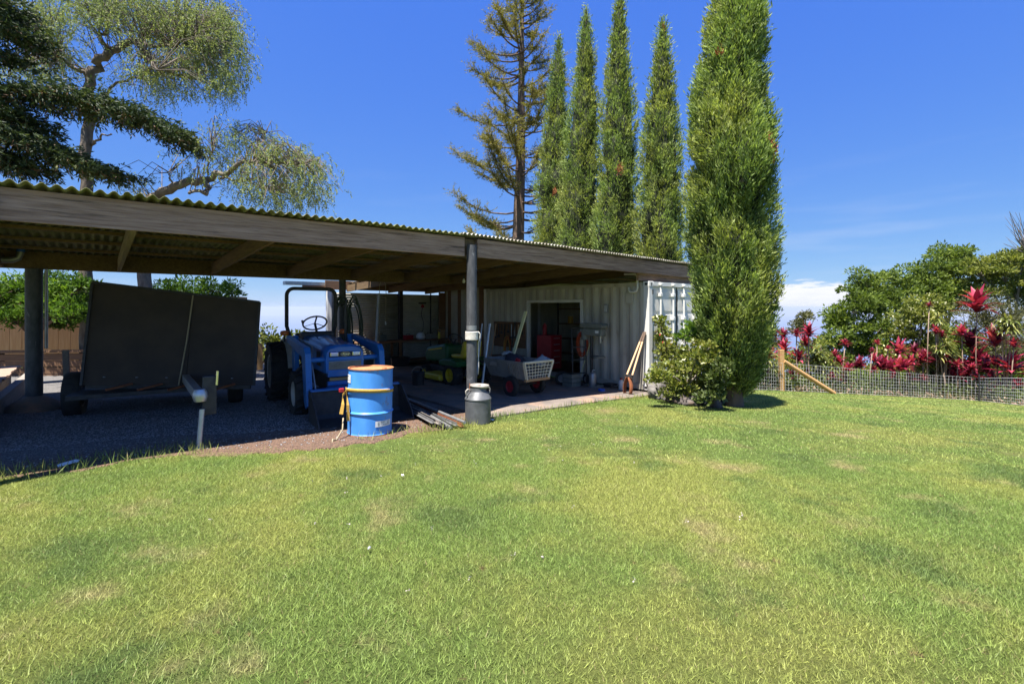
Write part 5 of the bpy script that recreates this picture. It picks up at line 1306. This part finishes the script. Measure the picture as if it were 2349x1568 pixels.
broad_tree('dark_shrub', 'tall shaded shrub bank below the tallest trees of the wood', 'shrub', [(2180, 790, 55, 60), (2240, 830, 60, 55), (2310, 835, 60, 60), (2385, 840, 60, 70), (2150, 850, 50, 50), (2040, 850, 50, 40), (2440, 880, 60, 50), (2200, 895, 80, 30), (2300, 900, 70, 32), (2100, 890, 70, 30), (2000, 885, 60, 28)], 23.5, 'leaf_acacia', .14, .45, 1400, (2240, 900), None, rl=.42, limbs=False)
broad_tree('small_tree', 'small pale rounded tree rising above the red plants left of the wood', 'tree', [(1840, 738, 26, 16), (1832, 762, 30, 18), (1850, 724, 12, 10)], 24, 'leaf_olive', .11, .5, 1800, (1840, 860), None, rl=.32, trunk_r=.08)
broad_tree('small_tree', 'small pale tree half hidden by the huge cypress', 'tree', [(1772, 765, 24, 16), (1768, 745, 15, 12), (1775, 790, 30, 18)], 24, 'leaf_olive', .11, .5, 1800, (1772, 860), None, rl=.32, trunk_r=.08)
# leafless twigs at the right edge
X_, Y_ = (2370 - CX) / F * 27, 27
bt = thing('bare_tree', 'bare grey twigs of a leafless tree at the right edge', 'tree', (X_, Y_, gz(X_, Y_)), 0)
b = MB(); base = Vector(bt.location)
b.tube([(0, 0, 0), (0, 0, 4), pt(2360, 560, 27) - base], [.12, .08, .05], 6); b.build('trunk', 'bark_grey', bt)
b = MB()
for k in range(46):
    e = pt(random.uniform(2298, 2400), random.uniform(484, 560), 27 + random.uniform(-.8, .8)) - base; s0 = pt(2362, 585, 27) - base
    b.tube([s0, s0.lerp(e, .5) + Vector((random.uniform(-.3, .3), 0, random.uniform(-.2, .2))), e], [.03, .016, .006], 4)
kind(b.build('twigs', 'bark_grey', bt), 'stuff')

# sparse conifer between roof and cypresses
def sparse_conifer():
    Y_ = 24.5; X_ = (1190 - CX) / F * Y_; base = Vector((X_, Y_, gz(X_, Y_))); H_ = 21
    t = thing('sparse_conifer', 'tall thin conifer with sparse olive brown branches left of the cypresses', 'conifer', base)
    b = MB(); b.tube([(-.1, 0, -.2), (-.05, 0, 6), (.1, 0, 11), (.15, 0, 16), (.2, 0, H_)], [.42, .32, .24, .14, .03], 10); b.build('trunk', 'bark_brown', t, smooth=True)
    Ps, As, Ss = [], [], []
    z = 3.2; k = 0
    while z < H_ - .5:
        f = z / H_
        for q in range(3 if z > 7 else 2):
            a_ = random.uniform(0, 2 * math.pi); Lb = np.interp(f, [0, .22, .42, .7, 1], [5.0, 5.0, 3.8, 2.9, .5]) * random.uniform(.55, 1.1)
            if math.cos(a_) > 0: Lb *= .8
            d = Vector((math.cos(a_), math.sin(a_), 0)); pts = []
            for i in range(6):
                g_ = i / 5; pts.append(Vector((.1 * f, 0, z)) + d * Lb * g_ + Vector((0, 0, Lb * (-.30 * g_ + .58 * g_ * g_))))
            bb = MB(); bb.tube(pts, [.045 * (1 - .8 * i / 5) + .006 for i in range(6)], 5); bb.build('limb', 'bark_brown', t, smooth=True)
            nt = int(Lb * 21)
            for j in range(nt):
                g_ = random.uniform(.3, 1.0) ** .7; p_ = pts[0].lerp(pts[-1], g_); p_.z = z + Lb * (-.30 * g_ + .58 * g_ * g_)
                tw = Vector((random.gauss(0, .5), random.gauss(0, .5), random.uniform(-.1, .75))) + d * .5; tw.normalize(); lt = random.uniform(.25, .6)
                for m_ in range(16):
                    Ps.append(p_ + tw * lt * (m_ / 15)); As.append(tw * .8 + Vector((random.gauss(0, .6), random.gauss(0, .6), random.gauss(.1, .6)))); Ss.append(random.random())
        z += random.uniform(.22, .5)
    Pp, A = np.array(Ps), np.array(As)
    leaf_obj('needles', 'leaf_redwood', Pp, A, .13, .028, t, np.clip(np.array(Ss) * .6 + .25 * noise_arr(Pp * .6) + .2, 0, 1))
sparse_conifer()

# pepper trees on the left
def K(x, y): return x * .3338, y * .3338
def pepper(name, label, limbs, clumps, Y_, dens, base_px):
    bp = pt(*base_px, Y_); base = Vector((bp.x, bp.y, gz(bp.x, bp.y)))
    t = thing(name, label, 'pepper tree', base)
    nodes_ = []
    for i, (path, r0, r1) in enumerate(limbs):
        pts = []; dy = random.uniform(-1.5, 1.5) if i else 0
        for j, (x, y) in enumerate(path):
            dx_, dy_ = K(x, y); pts.append(pt(dx_, dy_, Y_ + dy * j / max(1, len(path) - 1)) - base)
        if i == 0: pts = [Vector((pts[0].x, 0, -.1))] + pts
        # bend a little between the given points
        fine = []
        for a, c in zip(pts, pts[1:]):
            for q in range(4):
                w_ = q / 4; fine.append(a.lerp(c, w_) + Vector((random.gauss(0, .03), random.gauss(0, .05), random.gauss(0, .03))) * (1 if 0 < w_ else 0))
        fine.append(pts[-1])
        n_ = len(fine); b = MB(); b.tube(fine, [.78 * (r0 + (r1 - r0) * (k / (n_ - 1))) for k in range(n_)], 9)
        b.build('trunk' if i == 0 else 'limb', 'bark_pepper', t, smooth=True); nodes_ += fine[n_ // 3:]
    Ps, As, Ls = [], [], []; tw = MB(); nn = np.array([tuple(v) for v in nodes_])
    for (x, y, rx, ry, m_) in clumps:
        nst = int(rx * ry * dens * m_); cen = []
        for _ in range(max(4, nst // 16)):
            a_ = random.uniform(0, 6.283); r_ = math.sqrt(random.random())
            cen.append(pt(x + rx * r_ * math.cos(a_), y + ry * r_ * math.sin(a_), Y_ + random.uniform(-1.3, 1.3)) - base)
        for k in range(nst):
            p_ = random.choice(cen) + Vector((random.gauss(0, .17), random.gauss(0, .2), random.gauss(0, .14)))
            d = Vector((random.gauss(0, .7), random.gauss(0, .7), random.uniform(-.4, .5))); Lt = random.uniform(.16, .46)
            if k % 4 == 0:
                near = Vector(nn[random.choice(np.argsort(((nn - np.array(p_)) ** 2).sum(1))[:5])])
                if (near - p_).length > 1.5: continue
                mid_ = near.lerp(p_, .55) + Vector((0, 0, .18 + random.uniform(-.1, .15)))
                tw.tube([near, mid_, p_], [.011, .008, .004], 4, cap=False)
            cur = p_.copy(); nl = 12
            for j in range(nl):
                f = j / nl; dirv = (d * (1 - f) + Vector((0, 0, -1.0)) * (f * .8 + .1)).normalized(); cur = cur + dirv * Lt / nl
                sd = 1 if j % 2 else -1; lat = dirv.cross(Vector((.6, .5, .3)) + Vector((random.gauss(0, .5), random.gauss(0, .5), 0))).normalized() * sd
                Ps.append(cur.copy()); As.append(dirv * .7 + lat * .8); Ls.append(random.uniform(.05, .085))
    Pp, A, L_ = np.array(Ps), np.array(As), np.array(Ls)
    leaf_obj('foliage', 'leaf_pepper', Pp, A, L_, L_ * .30, t, np.clip(.48 + .3 * noise_arr(Pp * .7 + 3) + rng.normal(size=len(Pp)) * .22, 0, 1))
    kind(tw.build('twigs', 'bark_pepper', t), 'stuff')
pepper('pepper_tree', 'tall airy pepper tree with arching pale limbs behind the shed', [
    ([(598, 1500), (600, 1250), (598, 900), (610, 650), (615, 520), (660, 430), (760, 350)], .19, .125),
    ([(760, 350), (960, 290), (1080, 190), (1240, 110), (1330, 60)], .12, .04),
    ([(960, 295), (1200, 320), (1350, 250)], .06, .02),
    ([(615, 520), (480, 450), (370, 350), (250, 260), (120, 200)], .075, .02),
    ([(740, 340), (690, 260), (740, 180), (760, 80), (740, -40)], .07, .03),
    ([(645, 720), (680, 680), (780, 590), (930, 530), (1110, 510), (1300, 540)], .06, .015),
    ([(620, 1000), (690, 940), (760, 920)], .05, .015), ([(960, 330), (1000, 400), (1080, 480)], .04, .012),
    ([(1240, 110), (1480, 170), (1560, 320)], .04, .01), ([(300, 430), (180, 440), (60, 500)], .035, .01), ([(600, 480), (420, 420), (260, 400)], .03, .01)],
    [(455, 75, 92, 80, 1.0), (370, 45, 90, 60, 1.0), (270, 25, 120, 40, .9), (125, 55, 80, 55, .8), (520, 130, 52, 80, 1.0), (430, 175, 110, 45, .75), (60, 160, 60, 40, .7), (330, 130, 70, 40, .45), (170, 150, 90, 50, .35), (500, 215, 45, 30, .4), (330, 205, 70, 25, .4), (200, 10, 200, 20, .8), (520, 30, 40, 40, .9)], 12.5, .14, K(598, 1500))
pepper('pepper_tree', 'leaning pepper tree with a low limb reaching over the shed roof', [
    ([(990, 1900), (1000, 1500), (1040, 1360), (1200, 1280), (1390, 1240)], .20, .11),
    ([(1390, 1240), (1600, 1160), (1740, 1110), (2100, 1120)], .10, .015),
    ([(1400, 1240), (1440, 1290), (1400, 1325), (1300, 1330)], .075, .04),
    ([(1430, 1200), (1460, 1050), (1480, 900)], .03, .01), ([(1740, 1110), (1800, 980), (1840, 880)], .03, .01),
    ([(1500, 1230), (1700, 1240), (1880, 1330)], .04, .01), ([(1200, 1275), (1160, 1200), (1080, 1160)], .03, .01), ([(1700, 1120), (1950, 1040), (2200, 1080)], .03, .01)],
    [(520, 325, 52, 55, .75), (600, 355, 60, 50, .75), (690, 395, 65, 55, .8), (600, 430, 85, 35, .55), (730, 420, 35, 50, .8), (660, 450, 60, 35, .6), (430, 385, 50, 25, .35), (340, 420, 50, 22, .45), (560, 390, 50, 30, .5)], 11.5, .115, (330, 650))

# dark drooping conifer, top left
def drooping():
    Y_ = 9.8; X_ = (-70 - CX) / F * Y_; base = Vector((X_, Y_, gz(X_, Y_)))
    t = thing('drooping_conifer', 'dark drooping conifer reaching in from the left edge', 'conifer', base)
    b = MB(); b.tube([(0, 0, -.2), (0, 0, 4), (.05, 0, 9), (0, 0, 14)], [.3, .26, .2, .06], 10); b.build('trunk', 'bark_brown', t, smooth=True)
    br = [([(-210, 640), (150, 600), (420, 660), (650, 700), (900, 770), (1130, 880), (1290, 980)], 85, 110), ([(-210, 880), (120, 900), (330, 1010), (560, 1120), (820, 1200)], 75, 95), ([(-210, 100), (60, 160), (230, 300)], 110, 120), ([(-210, -60), (80, 40)], 100, 120), ([(-210, 1050), (60, 1080), (260, 1180)], 80, 90), ([(-210, 720), (60, 780), (240, 840)], 70, 110), ([(-210, 330), (60, 380)], 60, 60)]
    Ps, As, Ds = [], [], []
    for path, th, hang in br:
        pts = []
        for j, (x, y) in enumerate(path): pts.append(pt(*K(x, y), Y_ + .25 * j - .3) - base)
        b = MB(); b.tube([Vector((0, 0, pts[0].z + .1))] + pts, [.07] + [.06 * (1 - .8 * j / len(pts)) for j in range(len(pts))], 6); b.build('limb', 'bark_brown', t, smooth=True)
        s_ = .3338 * Y_ / F
        seg = sum((c - a).length for a, c in zip(pts, pts[1:]))
        for k in range(int(seg * 330)):
            f = random.random() * (len(pts) - 1); i = int(f); p_ = pts[i].lerp(pts[i + 1], f - i); endf = 1 - .45 * (f / (len(pts) - 1))
            p_ = p_ + Vector((random.gauss(0, .12), random.gauss(0, .32), random.gauss(0, .55) * th * s_ * endf))
            along = (pts[-1] - pts[0]).normalized(); hangv = random.random() < .5
            d = (Vector((random.gauss(0, .35), random.gauss(0, .6), -.9 if hangv else random.uniform(-.25, .25))) + along * (.25 if hangv else .9)).normalized()
            Lt = random.uniform(.5, 1) * 1.45 * hang * s_ * endf * (1.0 if hangv else .8)
            for m_ in range(13):
                q = m_ / 12; Ps.append(p_ + d * Lt * q + Vector((0, 0, -.15 * Lt * q * q))); As.append(d * .8 + Vector((random.gauss(0, .6), random.gauss(0, .6), random.gauss(0, .45)))); Ds.append(hangv and q > .35 and random.random() < .35)
    Pp, A, D = np.array(Ps), np.array(As), np.array(Ds)
    leaf_obj('needles', 'leaf_fir', Pp[~D], A[~D], .11, .03, t, np.clip(.4 + .35 * noise_arr(Pp[~D] * 1.3) + rng.normal(size=(~D).sum()) * .2, 0, 1))
    leaf_obj('dead_needles', 'leaf_fir_dead', Pp[D], A[D], .09, .018, t)
drooping()

# feathery shrubs seen under the roof at the left
broad_tree('feathery_shrub', 'feathery bright green shrub hiding the wooden house at the left', 'shrub', [(40, 668, 60, 38), (105, 660, 55, 40), (160, 672, 45, 45), (28, 735, 36, 34), (150, 735, 42, 34), (195, 650, 35, 25), (-40, 690, 60, 60), (110, 700, 60, 40), (175, 715, 40, 40), (90, 730, 50, 30), (0, 700, 40, 40)], 12.4, 'leaf_bright', .12, .28, 3000, (55, 800), None, rl=.26, bark='bark_brown', trunk_r=.09)
broad_tree('feathery_shrub', 'bright green shrub seen above the trailer panel under the beam', 'shrub', [(395, 668, 48, 30), (470, 672, 55, 34), (530, 668, 34, 24), (330, 690, 45, 28), (440, 720, 90, 40)], 14.0, 'leaf_bright', .12, .28, 2600, (440, 800), None, rl=.26, bark='bark_brown', trunk_r=.09)
broad_tree('hedge', 'low olive hedge behind the tractor above the far slope', 'hedge', [(615, 780, 36, 24), (690, 785, 50, 22), (560, 790, 40, 26), (760, 790, 40, 24), (640, 815, 90, 22), (510, 800, 60, 30)], 17.5, 'leaf_yellowgreen', .12, .5, 1700, (640, 830), None, rl=.35, limbs=False)
broad_tree('dark_hedge', 'dark hedge behind the trailer at the far side of the yard', 'hedge', [(-60, 800, 120, 45), (120, 800, 100, 40), (300, 800, 110, 40), (420, 810, 90, 35)], 17.0, 'leaf_acacia', .13, .45, 1100, (200, 830), None, rl=.4, limbs=False)
tf = thing('board_fence', 'tan board fence standing behind the tractor wheel', 'fence', (*SW(-2.0, 8.9), gz(*SW(-2.0, 8.9))), SH)
for i in range(22):
    b = MB(); x0 = -2.2 + i * .155; b.bx(x0, x0 + .14, -.01, .015, .02, .78 + random.uniform(-.015, .015)); b.build('board', 'fence_post', tf)
for z in (.2, .6):
    b = MB(); b.bx(-2.25, 1.25, .018, .06, z, z + .07); b.build('rail', 'worn_wood', tf)

# shrubs at the container end
broad_tree('rose_shrub', 'tall green shrub with a few red leaves climbing the container door', 'shrub', [(1518, 772, 20, 30), (1532, 812, 26, 26), (1515, 745, 10, 14), (1560, 815, 26, 22)], 10.35, 'leaf_shrub', .075, .6, 5200, (1540, 915), None, rl=.16, trunk_r=.03, blossom=('leaf_red_small', .03))
broad_tree('citrus_shrub', 'bright light green shrub in front of the container lock bars', 'shrub', [(1590, 752, 26, 16), (1600, 772, 34, 20), (1570, 780, 22, 16)], 10.3, 'leaf_bright', .09, .5, 4200, (1590, 915), None, rl=.16, trunk_r=.03)
broad_tree('round_shrub', 'rounded yellow green shrub above the lava rocks', 'shrub', [(1545, 862, 52, 34), (1585, 842, 46, 34), (1612, 812, 34, 36), (1560, 900, 50, 20), (1515, 868, 26, 26), (1610, 870, 40, 36), (1628, 846, 26, 44)], 9.1, 'leaf_shrub', .065, .6, 5600, (1570, 915), None, rl=.17, trunk_r=.035)
broad_tree('glossy_shrub', 'dark glossy shrub crowding the foot of the huge cypress', 'shrub', [(1640, 885, 26, 34), (1625, 912, 26, 18), (1655, 860, 22, 36)], 8.75, 'leaf_ground', .08, .5, 4200, (1640, 925), None, rl=.16, trunk_r=.03)

# ---------------------------------------------------------------- red ti plants and dracaenas behind the fence
NUM = 'first second third fourth fifth sixth seventh eighth ninth tenth eleventh twelfth thirteenth fourteenth fifteenth sixteenth seventeenth eighteenth nineteenth twentieth'.split()
def ordw(i):
    if i < 20: return NUM[i]
    tens = {2: 'twenty', 3: 'thirty', 4: 'forty', 5: 'fifty', 6: 'sixty', 7: 'seventy', 8: 'eighty', 9: 'ninety'}; tn = {2: 'twentieth', 3: 'thirtieth', 4: 'fortieth', 5: 'fiftieth', 6: 'sixtieth', 7: 'seventieth', 8: 'eightieth', 9: 'ninetieth'}
    d, u_ = divmod(i + 1, 10); return tn[d] if u_ == 0 else tens[d] + '-' + NUM[u_ - 1]
def blade(b, p, d, L, W, curl, seg=4, fold=.25):
    d = Vector(d).normalized(); side = d.cross(Vector((0, 0, 1)))
    side = side.normalized() if side.length > 1e-3 else Vector((1, 0, 0))
    cur = Vector(p); i0 = len(b.v)
    for i in range(seg + 1):
        f = i / seg; w_ = W * max(.04, math.sin(math.pi * min(1, .12 + .88 * f) ** .85)) / 2
        up = side.cross(d).normalized()
        b.v += [tuple(cur - side * w_ + up * fold * w_), tuple(cur), tuple(cur + side * w_ + up * fold * w_)]
        cur = cur + d * L / seg; d = (d + Vector((0, 0, -curl))).normalized()
    for i in range(seg):
        q = i0 + i * 3; b.f += [(q, q + 3, q + 4, q + 1), (q + 1, q + 4, q + 5, q + 2)]
def setrnd(o, per):
    me = o.data; n = len(me.polygons); a = me.attributes.new('rnd', 'FLOAT', 'FACE')
    vals = np.repeat(rng.random(n // per + 1), per)[:n]; a.data.foreach_set('value', vals.astype(np.float32))
def Z7(x, y): return 1748 + x * .2557, 658.6 + y * .2557
heads = [(190, 450, 60), (195, 560, 70), (60, 620, 70), (310, 430, 45), (420, 420, 70), (395, 510, 58), (325, 640, 70), (745, 510, 40), (690, 680, 52), (655, 610, 38), (1035, 505, 30), (990, 570, 24), (1130, 550, 24), (1225, 580, 80), (1370, 580, 55), (1460, 620, 45), (1000, 655, 50), (1090, 700, 70), (1235, 720, 80), (880, 715, 40), (1000, 745, 34), (1500, 165, 28), (1930, 180, 125), (1560, 400, 50), (1615, 435, 34), (1790, 415, 62), (1870, 510, 98), (2090, 490, 105), (2260, 520, 52), (1640, 660, 62), (1600, 740, 64), (1700, 715, 62), (1800, 735, 68), (1930, 660, 98), (2010, 750, 62), (2230, 740, 118), (2180, 850, 62), (2120, 930, 66), (2300, 890, 62), (2075, 820, 38), (280, 810, 62), (410, 780, 44), (735, 810, 34), (640, 820, 44), (1550, 800, 34), (1190, 800, 36), (40, 790, 40)]
for _ in range(34): heads.append((random.uniform(560, 2330), random.uniform(640, 880), random.uniform(34, 72)))
heads.sort()
fl = [at(*q) for q in ((1690, 894), (1795, 897), (1990, 906), (2150, 914), (2246, 920), (2349, 931))]
flx = [p.x / p.y for p in fl]; fly = [p.y for p in fl]
for i, (hx_, hy_, sz) in enumerate(heads):
    x_, y_ = Z7(hx_, hy_); r_ = (x_ - CX) / F
    Y_ = float(np.interp(r_, flx, fly)) + random.uniform(.5, 1.6)
    top_ = pt(x_, y_, Y_); gx_, gy_ = top_.x + random.uniform(-.12, .12), Y_
    base = Vector((gx_, gy_, gz(gx_, gy_))); hgt = top_.z - base.z
    if hgt < .12: top_.z = base.z + .12
    how = 'very tall' if hgt > 2.6 else 'tall' if hgt > 1.7 else 'middling' if hgt > .9 else 'low'
    t = thing('ti_plant', 'red leaved ti plant, %s, %s from the cypress along the fence' % (how, ordw(i)), 'ti plant', base, 0, 'red ti plants behind the fence')
    b = MB(); v_ = top_ - base; b.tube([(0, 0, -.1), v_ * .5 + Vector((random.uniform(-.05, .05), 0, 0)), v_], [.024, .02, .018], 6); b.build('stem', 'ti_stem', t, smooth=True)
    s_ = 1.55 * sz * .2557 * Y_ / F; b = MB(); nl = 25
    for k in range(nl):
        a_ = k * 2.4 + random.uniform(-.3, .3); el = .3 + 1.1 * (k / nl) + random.uniform(-.12, .12); d = Vector((math.cos(a_) * math.cos(el), math.sin(a_) * math.cos(el), math.sin(el)))
        blade(b, v_ + Vector((0, 0, -.25 * s_ + .35 * s_ * k / nl)), d, s_ * random.uniform(.8, 1.15), s_ * .29, random.uniform(.12, .36))
    o = b.build('leaves', 'leaf_ti_shaded_maroon' if (hy_ > 760 or i % 6 == 2) else 'leaf_ti', t, fix=False, smooth=True); setrnd(o, 8)  # low plants have shade painted into darker leaves; some others are maroon
drac = [(30, 640, 70, 4, 'leftmost dracaena clump at the foot of the huge cypress'), (115, 800, 90, 4, 'low dracaena clump beside the timber fence post'), (545, 520, 110, 6, 'broad pale striped dracaena between the first red plants'), (575, 690, 110, 5, 'lower dracaena clump behind the diagonal brace'), (1395, 660, 80, 4, 'dracaena clump left of the tall bare red plant stem'), (1445, 830, 80, 4, 'low dracaena at the foot of the tall bare stem'), (1640, 520, 100, 6, 'large dracaena with bright drooping leaves in the middle of the bed'), (1560, 640, 90, 5, 'shaded dracaena below the large bright one'), (1590, 230, 60, 3, 'high dracaena crown beside the tallest thin stem'), (2190, 290, 70, 3, 'high dracaena crown near the right edge'), (-80, 560, 70, 4, 'dracaena clump partly behind the huge cypress')]
for i, (hx_, hy_, sp_, nr, lab) in enumerate(drac):
    x_, y_ = Z7(hx_, hy_); r_ = (x_ - CX) / F; Y_ = float(np.interp(r_, flx, fly)) + random.uniform(.7, 1.8)
    X_ = r_ * Y_; base = Vector((X_, Y_, gz(X_, Y_)))
    t = thing('dracaena', lab, 'dracaena', base, 0, 'green dracaenas behind the fence'); b = MB(); sb = MB()
    for k in range(nr):
        c = pt(x_ + random.uniform(-.5, .5) * sp_ * .2557 * 1.6, y_ + random.uniform(-.6, .9) * sp_ * .2557, Y_ + random.uniform(-.4, .4)) - base
        sb = MB(); sb.tube([(random.uniform(-.1, .1), 0, -.1), c * .5, c], [.03, .024, .02], 6); sb.build('stem', 'ti_stem', t)
        for q in range(40):
            a_ = q * 2.4; el = random.uniform(-.1, 1.25); d = Vector((math.cos(a_) * math.cos(el), math.sin(a_) * math.cos(el), math.sin(el)))
            blade(b, c + Vector((0, 0, -random.uniform(0, .45))), d, random.uniform(.38, .6), .065, random.uniform(.32, .62), seg=4, fold=.15)
    o = b.build('leaves', 'leaf_dracaena', t, fix=False, smooth=True); setrnd(o, 8)

# undergrowth and leaf litter along the fence
n = 34000
rr_ = rng.uniform(flx[0] - .02, 1.35, n); yy = np.interp(rr_, flx, fly) + rng.uniform(.12, 3.6, n); xx = rr_ * yy
Pp = np.stack([xx, yy, ground(xx, yy) + rng.random(n) ** 2 * .62], -1)
d = rng.random(n) < .35
kind(leaf_obj('undergrowth', 'leaf_ground', Pp[~d], rand_dir((~d).sum()) + [0, 0, .9], .15, .055), 'stuff')
Pl = Pp[d]; Pl[:, 2] = ground(Pl[:, 0], Pl[:, 1]) + rng.random(len(Pl)) ** 3 * .2
kind(leaf_obj('leaf_litter', 'leaf_dry', Pl, rand_dir(len(Pl)) + [0, 0, .3], .15, .06), 'stuff')
pb = at(*Z7(1195, 925)); n = 260
t = thing('orange_shrublet', 'small orange leaved plant at the fence foot', 'plant', (pb.x, pb.y + .5, gz(pb.x, pb.y + .5)))
q = rng.normal(size=(n, 3)) * [.13, .12, .13] + [0, 0, .25]; leaf_obj('leaves', 'leaf_orange', q, rand_dir(n) + [0, 0, .6], .12, .04, t)
b = MB(); b.tube([(0, 0, -.05), (.01, 0, .25)], .015, 6); b.build('stem', 'ti_stem', t)

# ---------------------------------------------------------------- wire fence
fpts = [at(1640, 892)] + fl + [Vector((fl[-1].x + 4.5, fl[-1].y - 2.6, 0))]
fpts = [Vector((p.x, p.y, gz(p.x, p.y))) for p in fpts]
base = fpts[2]
fe = thing('wire_fence', 'woven wire fence with square mesh along the far lawn edge', 'fence', base)
line = []; 
for a, c in zip(fpts, fpts[1:]):
    L_ = (Vector((c.x, c.y, 0)) - Vector((a.x, a.y, 0))).length; m_ = max(2, int(L_ / .152))
    for k in range(m_): q = a.lerp(c, k / m_); line.append((q.x, q.y, gz(q.x, q.y)))
b = MB(); FH = .97
zs = [.04, .13, .23, .34, .46, .58, .71, .84, FH]
for z in zs: b.tube([Vector((x, y, g_ + z + .006 * math.sin(x * 3 + z * 9))) - base for x, y, g_ in line], .0042 if z in (.04, FH) else .003, 3, cap=False)
for k, (x, y, g_) in enumerate(line): b.tube([Vector((x, y, g_ + .03)) - base, Vector((x, y, g_ + FH)) - base], .0024, 3, cap=False)
kind(b.build('wire_mesh', 'wire', fe), 'stuff')
pp = at(1795, 897) - base
b = MB(); b.bx(pp.x - .075, pp.x + .075, pp.y + .01, pp.y + .16, pp.z - .2, pp.z + 1.42); b.build('timber_post', 'fence_post', fe, bevel=.008)
e = at(1916, 904) - base
b = MB(); b.tube([pp + Vector((.07, .05, 1.02)), e + Vector((0, .05, .02))], .072, 14); b.build('brace', 'fence_post', fe, smooth='auto')
q = at(2246, 921) - base
b = MB(); b.bx(q.x - .025, q.x + .025, q.y - .02, q.y + .02, q.z, q.z + .32); b.build('corner_stake', 'dark_iron', fe)
b = MB(); b.bx(q.x - .012, q.x + .012, q.y - .012, q.y + .012, q.z + .32, q.z + 1.1); b.build('steel_stake', 'dark_iron', fe)

# ---------------------------------------------------------------- grass
def grass(name, n, y0, y1, power, h, w, label):
    Y_ = y0 + (y1 - y0) * rng.random(n) ** power
    X_ = rng.uniform(-1.2, 1.2, n) * Y_
    s_, t_ = to_shed(X_, Y_)
    ed = np.interp(s_, [a for a, c in FE], [c for a, c in FE]) + .10 * np.sin(s_ * 7.3 + 2 * np.sin(s_ * 3.1)) + .06 * np.sin(s_ * 19) + rng.normal(size=n) * .09
    ok = ~((s_ < .2) & (t_ > ed) & (s_ > -6.0)) & ~((s_ >= .15) & (s_ < 5.0) & (t_ > -.36)) & ~((s_ >= 4.9) & (t_ > 0) & (s_ < 7.4))
    ok &= ~((s_ <= -6) & (t_ > .2))
    fy = np.interp(X_ / Y_, flx, fly, left=1e3); ok &= ~((X_ / Y_ > flx[0]) & (Y_ > fy + .25))
    X_, Y_ = X_[ok], Y_[ok]; n = len(X_); Z_ = ground(X_, Y_)
    tuft = noise_arr(np.stack([X_ * .9, Y_ * .9, 0 * X_ + 2], -1)) if n < 400000 else np.interp(np.sin(X_ * 1.7) * np.cos(Y_ * 1.3), [-1, 1], [-.4, .4])
    hh = h * rng.uniform(.5, 1.35, n) * (1 + .5 * tuft); ww = w * rng.uniform(.7, 1.4, n)
    lean = rng.normal(size=(n, 2)) * .8
    a_ = rng.uniform(0, math.pi, n); dx, dy = np.cos(a_) * ww / 2, np.sin(a_) * ww / 2
    B0 = np.stack([X_ - dx, Y_ - dy, Z_ - .004], -1); B1 = np.stack([X_ + dx, Y_ + dy, Z_ - .004], -1)
    T = np.stack([X_ + lean[:, 0] * hh, Y_ + lean[:, 1] * hh, Z_ + hh], -1)
    Vx = np.stack([B0, B1, T], 1).reshape(-1, 3)
    o = np_mesh(name, Vx, np.arange(3 * n).reshape(-1, 3), MATS['grass_blade'], None, rng.random(n)); kind(o, 'stuff'); tag(o, label, 'grass')
grass('grass', 560000, 1.55, 5.2, .62, .019, .0043, 'short mown grass blades of the near lawn')
grass('grass', 360000, 5.0, 11.5, .8, .019, .0085, 'short mown grass blades of the middle lawn')
grass('grass', 150000, 11.3, 22, .9, .024, .018, 'short mown grass blades of the far lawn')
# taller tufts by post, pickets and slab edge
Pq = []
for (s0, s1, t0, t1, k) in ((-.35, .35, -.62, -.2, 260), (-2.0, -.4, -.6, -.3, 160), (.3, 4.9, -.46, -.37, 420), (-6, -3.4, -.05, .5, 700), (-1.3, -.3, -.75, -.55, 160)):
    for _ in range(k): Pq.append(SW(random.uniform(s0, s1), random.uniform(t0, t1)))
Pq = np.array(Pq); n = len(Pq); Z_ = ground(Pq[:, 0], Pq[:, 1])
hh = rng.uniform(.05, .15, n)
o = leaf_obj('grass_tufts', 'grass_blade', np.stack([Pq[:, 0], Pq[:, 1], Z_], -1), rng.normal(size=(n, 3)) * .35 + [0, 0, 1], hh, .007); kind(o, 'stuff'); tag(o, 'longer grass tufts along the shed edge and post', 'grass')
# clover heads and fallen petals in the lawn
n = 45; Y_ = rng.uniform(2.4, 7.5, n); cxs = rng.choice([-.35, -.2, .05, -.6, .3], n); X_ = (cxs + rng.normal(size=n) * .16) * Y_
s_, t_ = to_shed(X_, Y_); ok = t_ < -.9; X_, Y_ = X_[ok], Y_[ok]; n = len(X_)
q = np.repeat(np.stack([X_, Y_, ground(X_, Y_) + .028], -1), 5, 0) + rng.normal(size=(n * 5, 3)) * .006
o = leaf_obj('clover_heads', 'blossom_clover', q, rand_dir(n * 5), .012, .009) if 'blossom_clover' in MATS else leaf_obj('clover_heads', 'leaf_dry', q, rand_dir(n * 5), .012, .009)
kind(o, 'stuff'); tag(o, 'tiny pale clover heads dotted in the lawn', 'clover')

# ---------------------------------------------------------------- sea haze: a thin even air over the whole place
hm_ = bpy.data.materials.new('haze_air'); n, l = nodes_of(hm_); n.remove(n['Principled BSDF'])
pv = n.new('ShaderNodeVolumePrincipled'); pv.inputs['Color'].default_value = (.80, .88, 1, 1); pv.inputs['Density'].default_value = 5.0e-5; pv.inputs['Anisotropy'].default_value = .2
l.new(pv.outputs[0], n['Material Output'].inputs['Volume']); MATS['haze_air'] = hm_
b = MB(); b.bx(-46000, 46000, -46000, 46000, -3000, 40)
o = b.build('haze', 'haze_air'); kind(o, 'stuff'); tag(o, 'thin pale haze lying over the distant sea', 'haze')
